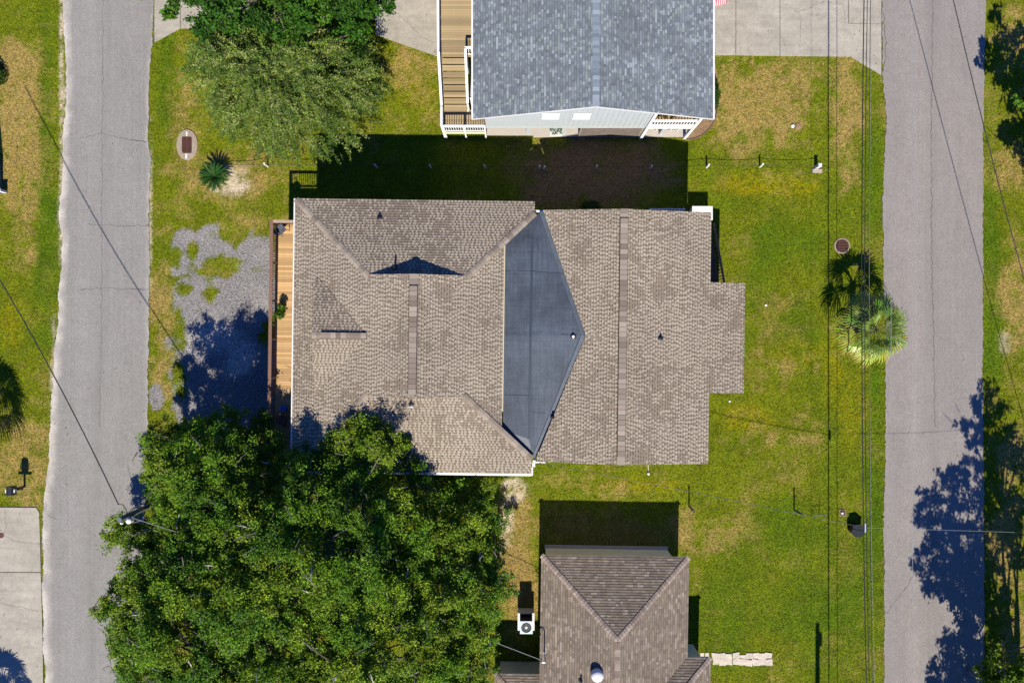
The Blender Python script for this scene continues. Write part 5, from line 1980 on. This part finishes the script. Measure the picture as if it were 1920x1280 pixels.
# fan palms ----------------------------------------------------------
def fan_palm(loc, h, n_fr, reach, label, seed, group=None, crown_r=1.0):
    rng = random.Random(seed)
    e = empty('fan_palm', loc, rng.uniform(0, 6), label=label, cat='palm tree', group=group)
    MB().tube([(0, 0, -0.1), (0.02, 0, h * 0.5), (0, 0, h - 0.15)], [0.24, 0.18, 0.2], 14).build('trunk', M['trunkpalm'], e, smooth=True)
    for i in range(n_fr):
        az = i * 2.39996 + rng.uniform(-0.2, 0.2)
        el = R(72) - R(96) * (i / n_fr) + rng.uniform(-0.1, 0.1)
        pl = reach * rng.uniform(0.75, 1.15) * (0.26 + 0.38 * (i / n_fr))
        d = Vector((math.cos(az) * math.cos(el), math.sin(az) * math.cos(el), math.sin(el)))
        o0 = Vector((0, 0, h - 0.1)) + Vector((math.cos(az), math.sin(az), 0)) * 0.1
        mid = o0 + d * pl * 0.55
        hub = o0 + d * pl + Vector((0, 0, -0.18 * pl))
        fr = MB()
        c = S(186, 196, 66) if i > n_fr * 0.5 else S(128, 158, 56)
        tn = rng.uniform(0.8, 1.15)
        fr.col = tuple(k * tn for k in S(150, 160, 70))
        fr.tube([o0, mid, hub], [0.028, 0.02, 0.014], 5, False)
        out = (hub - mid).normalized()
        side = out.cross(Vector((0, 0, 1)))
        if side.length < 0.1:
            side = Vector((1, 0, 0))
        side.normalize()
        upv = side.cross(out).normalized()
        nl = 19
        for j in range(nl):
            a = -R(82) + R(164) * j / (nl - 1) + rng.uniform(-0.03, 0.03)
            fold = 0.25 * abs(math.sin(a))
            ld = (out * math.cos(a) + side * math.sin(a) - upv * fold * 0.6 + upv * 0.1).normalized()
            LL = reach * rng.uniform(0.46, 0.58) * (0.72 + 0.28 * math.cos(a / 1.3)) * crown_r
            w = 0.04
            wv = ld.cross(upv).normalized() * w
            p0 = hub
            p1 = hub + ld * LL * 0.5
            p2 = hub + ld * LL * 0.8 + Vector((0, 0, -0.10 * LL))
            p3 = hub + ld * LL * 0.98 + Vector((0, 0, -0.34 * LL))
            cc = tuple(k * tn * rng.uniform(0.75, 1.25) for k in c)
            tipc = tuple(k * tn * rng.uniform(0.9, 1.3) for k in S(196, 190, 84))
            rg_ = upv * 0.03
            fr.face([p0, p1 - wv, p1 + rg_], cc)
            fr.face([p0, p1 + rg_, p1 + wv], tuple(k * 0.92 for k in cc))  # one half of the leaflet darker: fold shading put into the colour
            fr.face([p1 - wv, p2 - wv * 0.7, p2 + wv * 0.7, p1 + wv], cc)
            fr.face([p2 - wv * 0.7, p3, p2 + wv * 0.7], tipc if i > n_fr * 0.45 else cc)
        fr.build('frond', M['frond'], e, color=True)
    return e


pc_ = P(1642, 618, 2.7)
fan_palm((pc_.x, pc_.y, 0), 2.75, 20, 2.3, 'fan palm with drooping green fronds beside the right road', 5)
fan_palm((-32.6, -6.6, 0), 3.4, 28, 2.3, 'fan palm at the left edge with fronds just in the photo', 6, 'fan palms beyond the left edge')
fan_palm((-31.8, -24.5, 0), 3.3, 30, 1.9, 'fan palm below the left corner shading the concrete driveway', 8, 'fan palms beyond the left edge')

# cycad --------------------------------------------------------------
cp = P(399, 329, 0.75)
cy_ = empty('sago_palm', (cp.x, cp.y, 0), 0.4, label='dark green sago palm rosette beside the drain on the left lawn', cat='palm plant')
MB().tube([(0, 0, 0), (0, 0, 0.5)], [0.16, 0.13], 10).build('trunk', M['trunkpalm'], cy_)
crng = random.Random(4)
for i in range(44):
    az = i * 2.39996
    el = R(68) - R(72) * (i / 44)
    Lf = crng.uniform(0.9, 1.05)
    fr = MB()
    dh = Vector((math.cos(az), math.sin(az), 0))
    sd = Vector((-math.sin(az), math.cos(az), 0))
    prev = None
    pts_ = []
    for k in range(11):
        t = k / 10
        p = Vector((0, 0, 0.45)) + dh * (Lf * t * math.cos(el * (1 - 0.5 * t))) + Vector((0, 0, Lf * t * math.sin(el) * (1 - 0.45 * t)))
        pts_.append(p)
    tn = crng.uniform(0.75, 1.2)
    gcol_ = tuple(k * tn for k in S(58, 108, 36))
    fr.col = tuple(k * 1.3 for k in gcol_)
    fr.tube(pts_, [0.012] * 10 + [0.004], 4, False)
    for k in range(1, 30):
        t = 0.1 + 0.9 * k / 30
        idx = min(9, int(t * 10))
        p = pts_[idx].lerp(pts_[idx + 1], t * 10 - idx)
        ll = 0.15 * math.sin(PI * min(1, 0.15 + t * 0.85)) ** 0.6 + 0.01
        tdir = (pts_[idx + 1] - pts_[idx]).normalized()
        for s_ in (-1, 1):
            ld = (sd * s_ * 0.75 + tdir * 0.7 + Vector((0, 0, 0.12))).normalized()
            w = tdir * 0.019
            fr.face([p - w, p + w, p + ld * ll], tuple(c * crng.uniform(0.8, 1.25) for c in gcol_))
    fr.build('frond', M['leaf'], cy_, color=True)


# shrubs -------------------------------------------------------------
def shrub(cx, cy, r, h, n, cols, label, seed, ry=None):
    rng = np.random.default_rng(seed)
    e = empty('shrub', (cx, cy, 0), 0, label=label, cat='shrub')
    d = unit(rng.normal(size=(n, 3)))
    d[:, 2] = np.abs(d[:, 2])
    rr = rng.random(n) ** 0.3
    p = d * rr[:, None] * np.array([r, ry or r, h])
    p *= 0.8 + 0.35 * vnoise(p[:, 0] * 3 + 9, p[:, 1] * 3 + 9, seed)[:, None]
    V_, F_ = leaf_quads(p, unit(d + rng.normal(size=(n, 3)) * 0.6), rng.uniform(0.04, 0.08, n), 0.55, rng)
    c = np.array(cols)[rng.integers(0, len(cols), n)] * rng.uniform(0.6, 1.4, (n, 1))
    np_mesh('foliage', V_, F_, c, M['leaf'], e)
    MB().tube([(0, 0, 0), (0, 0, h * 0.6)], [0.04, 0.02], 6).build('stem', M['bark'], e)
    return e


shrub(12.15, 15.3, 0.75, 1.2, 5200, [S(74, 112, 34), S(60, 98, 28)], 'dark green shrub against the east wall of the grey roofed house', 201, 1.35)
shrub(11.3, 17.5, 0.6, 0.9, 2000, [S(74, 112, 34), S(60, 98, 28)], 'smaller shrub by the concrete driveway under the east eave', 202, 0.7)
shrub(-32.3, 16.6, 0.8, 1.0, 2500, [S(74, 112, 34), S(60, 98, 28)], 'dark bush poking in at the upper left edge of the verge', 206)
shrub(4.9, 8.2, 0.7, 0.4, 1400, [S(90, 120, 60), S(70, 100, 50)], 'low bush in the shade just north of the tan roofed house', 203)
shrub(8.2, 12.95, 0.01, 0.02, 3, [S(70, 130, 60)], 'sprig', 204) if False else None
for i, (px, py) in enumerate(((1222, 222), (1235, 221), (1248, 222), (1262, 224))):
    pp = P(px, py - 6, 2.9)
    small_plant((pp.x, max(pp.y, WY + 0.35), 2.52), 0.16, 0.5, 90, [S(110, 140, 60), S(160, 120, 60), S(150, 90, 50)], pot=0.1,
                label='potted plant behind the white porch rail, ' + ('nearest the white wall', 'second from the white wall', 'third from the white wall', 'farthest from the white wall')[i], cat='plant', group='pots on the white porch')


# ------------------------------------------------------------------ utility poles and wires
def wire(name, pts, r, m, sag=0.0, seg=14, **k):
    out = []
    for a, b in zip(pts[:-1], pts[1:]):
        a, b = Vector(a), Vector(b)
        for i in range(seg):
            t = i / seg
            p = a.lerp(b, t)
            p.z -= sag * 4 * t * (1 - t)
            out.append(p)
    out.append(Vector(pts[-1]))
    return MB().tube(out, r, 5).build(name, M[m], None, **k)


pl = empty('utility_pole', (-20.4, -9.25, 0), 0, label='weathered utility pole with crossarm rising through the oak by the left road', cat='utility pole')
MB().tube([(0, 0, 0), (0, 0, 7.2)], [0.17, 0.13], 12).build('pole', M['polewood'], pl)
MB().lathe([(0.13, 0), (0.13, 0.03)], (0, 0, 7.2), 12).build('pole_top', M['polewood'], pl)
MB().lathe([(0.12, 0), (0.14, 0.1), (0.14, 0.38), (0.08, 0.42)], (0.12, -0.25, 6.2), 12).build('insulator', M['white'], pl)
MB().lathe([(0.05, 0), (0.08, 0.12), (0.04, 0.2)], (0.0, -0.22, 6.9), 10).build('insulator', M['white'], pl)
MB().bar((0.0, 0, 6.95), (0.02, -0.3, 6.92), 0.06, 0.06).build('bracket', M['greymetal'], pl)
for k in range(3):
    MB().tube([(0.1, 0.15, 6.9 - 0.2 * k), (0.35, 0.5, 6.5 - 0.2 * k), (0.5, 0.2, 6.1 - 0.2 * k), (0.15, -0.1, 5.8 - 0.2 * k)], 0.014, 5).build('cable_loop', M['wire'], pl)
ptop = Vector((-20.4, -9.25, 7.0))
wire('overhead_wire', [P(-120, 330, 6.6), P(222, 945, 6.95)], 0.03, 'wire', 0.55, label='thick black cable running up left from the pole by the oak', cat='wire')
wire('overhead_wire', [P(222, 945, 6.95), P(232, 948, 6.6), ptop + Vector((0.1, 0.1, -0.3))], 0.02, 'wire', 0.1, 6, label='slack cable loop at the head of the pole by the oak', cat='wire')
mt = to_world((0, 0, 0))
c_, s_ = math.cos(-PH2), math.sin(-PH2)
mast_w = Vector((mast_top.x * c_ - mast_top.y * s_, mast_top.x * s_ + mast_top.y * c_, mast_top.z))
wire('overhead_wire', [ptop + Vector((0, 0, -0.5)), mast_w], 0.016, 'wirelight', 0.5, 24, label='pale service wire from the oak pole to the mast on the brown roof', cat='wire')

pr_ = empty('utility_pole', (19.1, -27.9, 0), 0, label='tall utility pole below the frame whose long shadow lies on the lawn', cat='utility pole')
MB().tube([(0, 0, 0), (0, 0, 9.4)], [0.18, 0.13], 12).build('pole', M['polewood'], pr_)
MB().lathe([(0.16, 0), (0.2, 0.15), (0.2, 0.6), (0.12, 0.7)], (0.1, -0.2, 8.4), 12).build('transformer', M['greymetal'], pr_)
pr2 = empty('utility_pole', (19.1, 32.0, 0), 0, label='tall utility pole north of the photo holding the wires', cat='utility pole')
MB().tube([(0, 0, 0), (0, 0, 9.4)], [0.18, 0.13], 12).build('pole', M['polewood'], pr2)
MB().bar((-0.9, 0, 9.0), (0.9, 0, 9.0), 0.1, 0.12).build('crossarm', M['polewood'], pr2)


def line(X, Xe, h0, hm, h1, r, m, lab):
    """wire along Y through both poles: heights north, mid, south"""
    pts = []
    for i in range(41):
        t = i / 40
        y = 32.0 - 59.9 * t
        # parabola through h0 (t=0), hm (t=.52), h1 (t=1)
        a_ = ((h1 - h0) - (hm - h0) / 0.5) / (1 - 0.5)
        b_ = (h1 - h0) - a_
        z = h0 + b_ * t + a_ * t * t
        pts.append((X + (Xe - X) * t, y, z))
    MB().tube(pts, r, 5).build('overhead_wire', M[m], None, label=lab, cat='wire')


line(18.7, 18.7, 9.4, 9.0, 9.3, 0.009, 'wirelight', 'left one of two thin bare wires high above the right road')
line(19.7, 19.75, 9.5, 9.0, 9.35, 0.009, 'wirelight', 'right one of two thin bare wires high above the right road')
line(19.77, 19.8, 4.9, 4.05, 5.0, 0.028, 'wire', 'thickest black cable along the right lawn, passing the black bin')
line(19.78, 19.82, 5.3, 4.35, 5.3, 0.02, 'wire', 'dark cable just right of the thickest one along the right lawn')
line(19.79, 19.8, 5.9, 4.85, 6.0, 0.006, 'wirelight', 'pale thin wire nearest the left kerb of the right road')
line(20.27, 20.35, 4.4, 3.85, 4.4, 0.018, 'wire', 'lowest dark cable along the right lawn')
jn = P(1622, 989, 4.25)
j = MB().box((-0.06, -0.25, -0.05), (0.06, 0.25, 0.05)).build('splice_box', M['greymetal'], None, label='small grey splice on the wires above the black bin', cat='splice')
j.location = jn
attach = to_world((1.6, -6.7, 4.75))
wire('overhead_wire', [jn, attach], 0.013, 'wire', 0.35, 26, label='twisted service wire slanting from the splice to the tan house gutter', cat='wire')
wire('overhead_wire', [jn + Vector((0, 0, 0.05)), attach + Vector((0.05, 0, 0.05))], 0.005, 'wiredull', 0.33, 26, label='bare strand twisted along the slanting service wire to the tan house', cat='wire')
wire('overhead_wire', [jn, P(2100, 1005, 5.2)], 0.008, 'wirelight', 0.1, label='thin pale wire crossing the right road eastward from the splice', cat='wire')
wire('overhead_wire', [P(1730, -260, 6.0), P(2100, 1120, 6.0)], 0.024, 'wire', 0.75, 30, label='black cable slanting down the far right edge of the photo', cat='wire')
print('objects', len(bpy.data.objects))
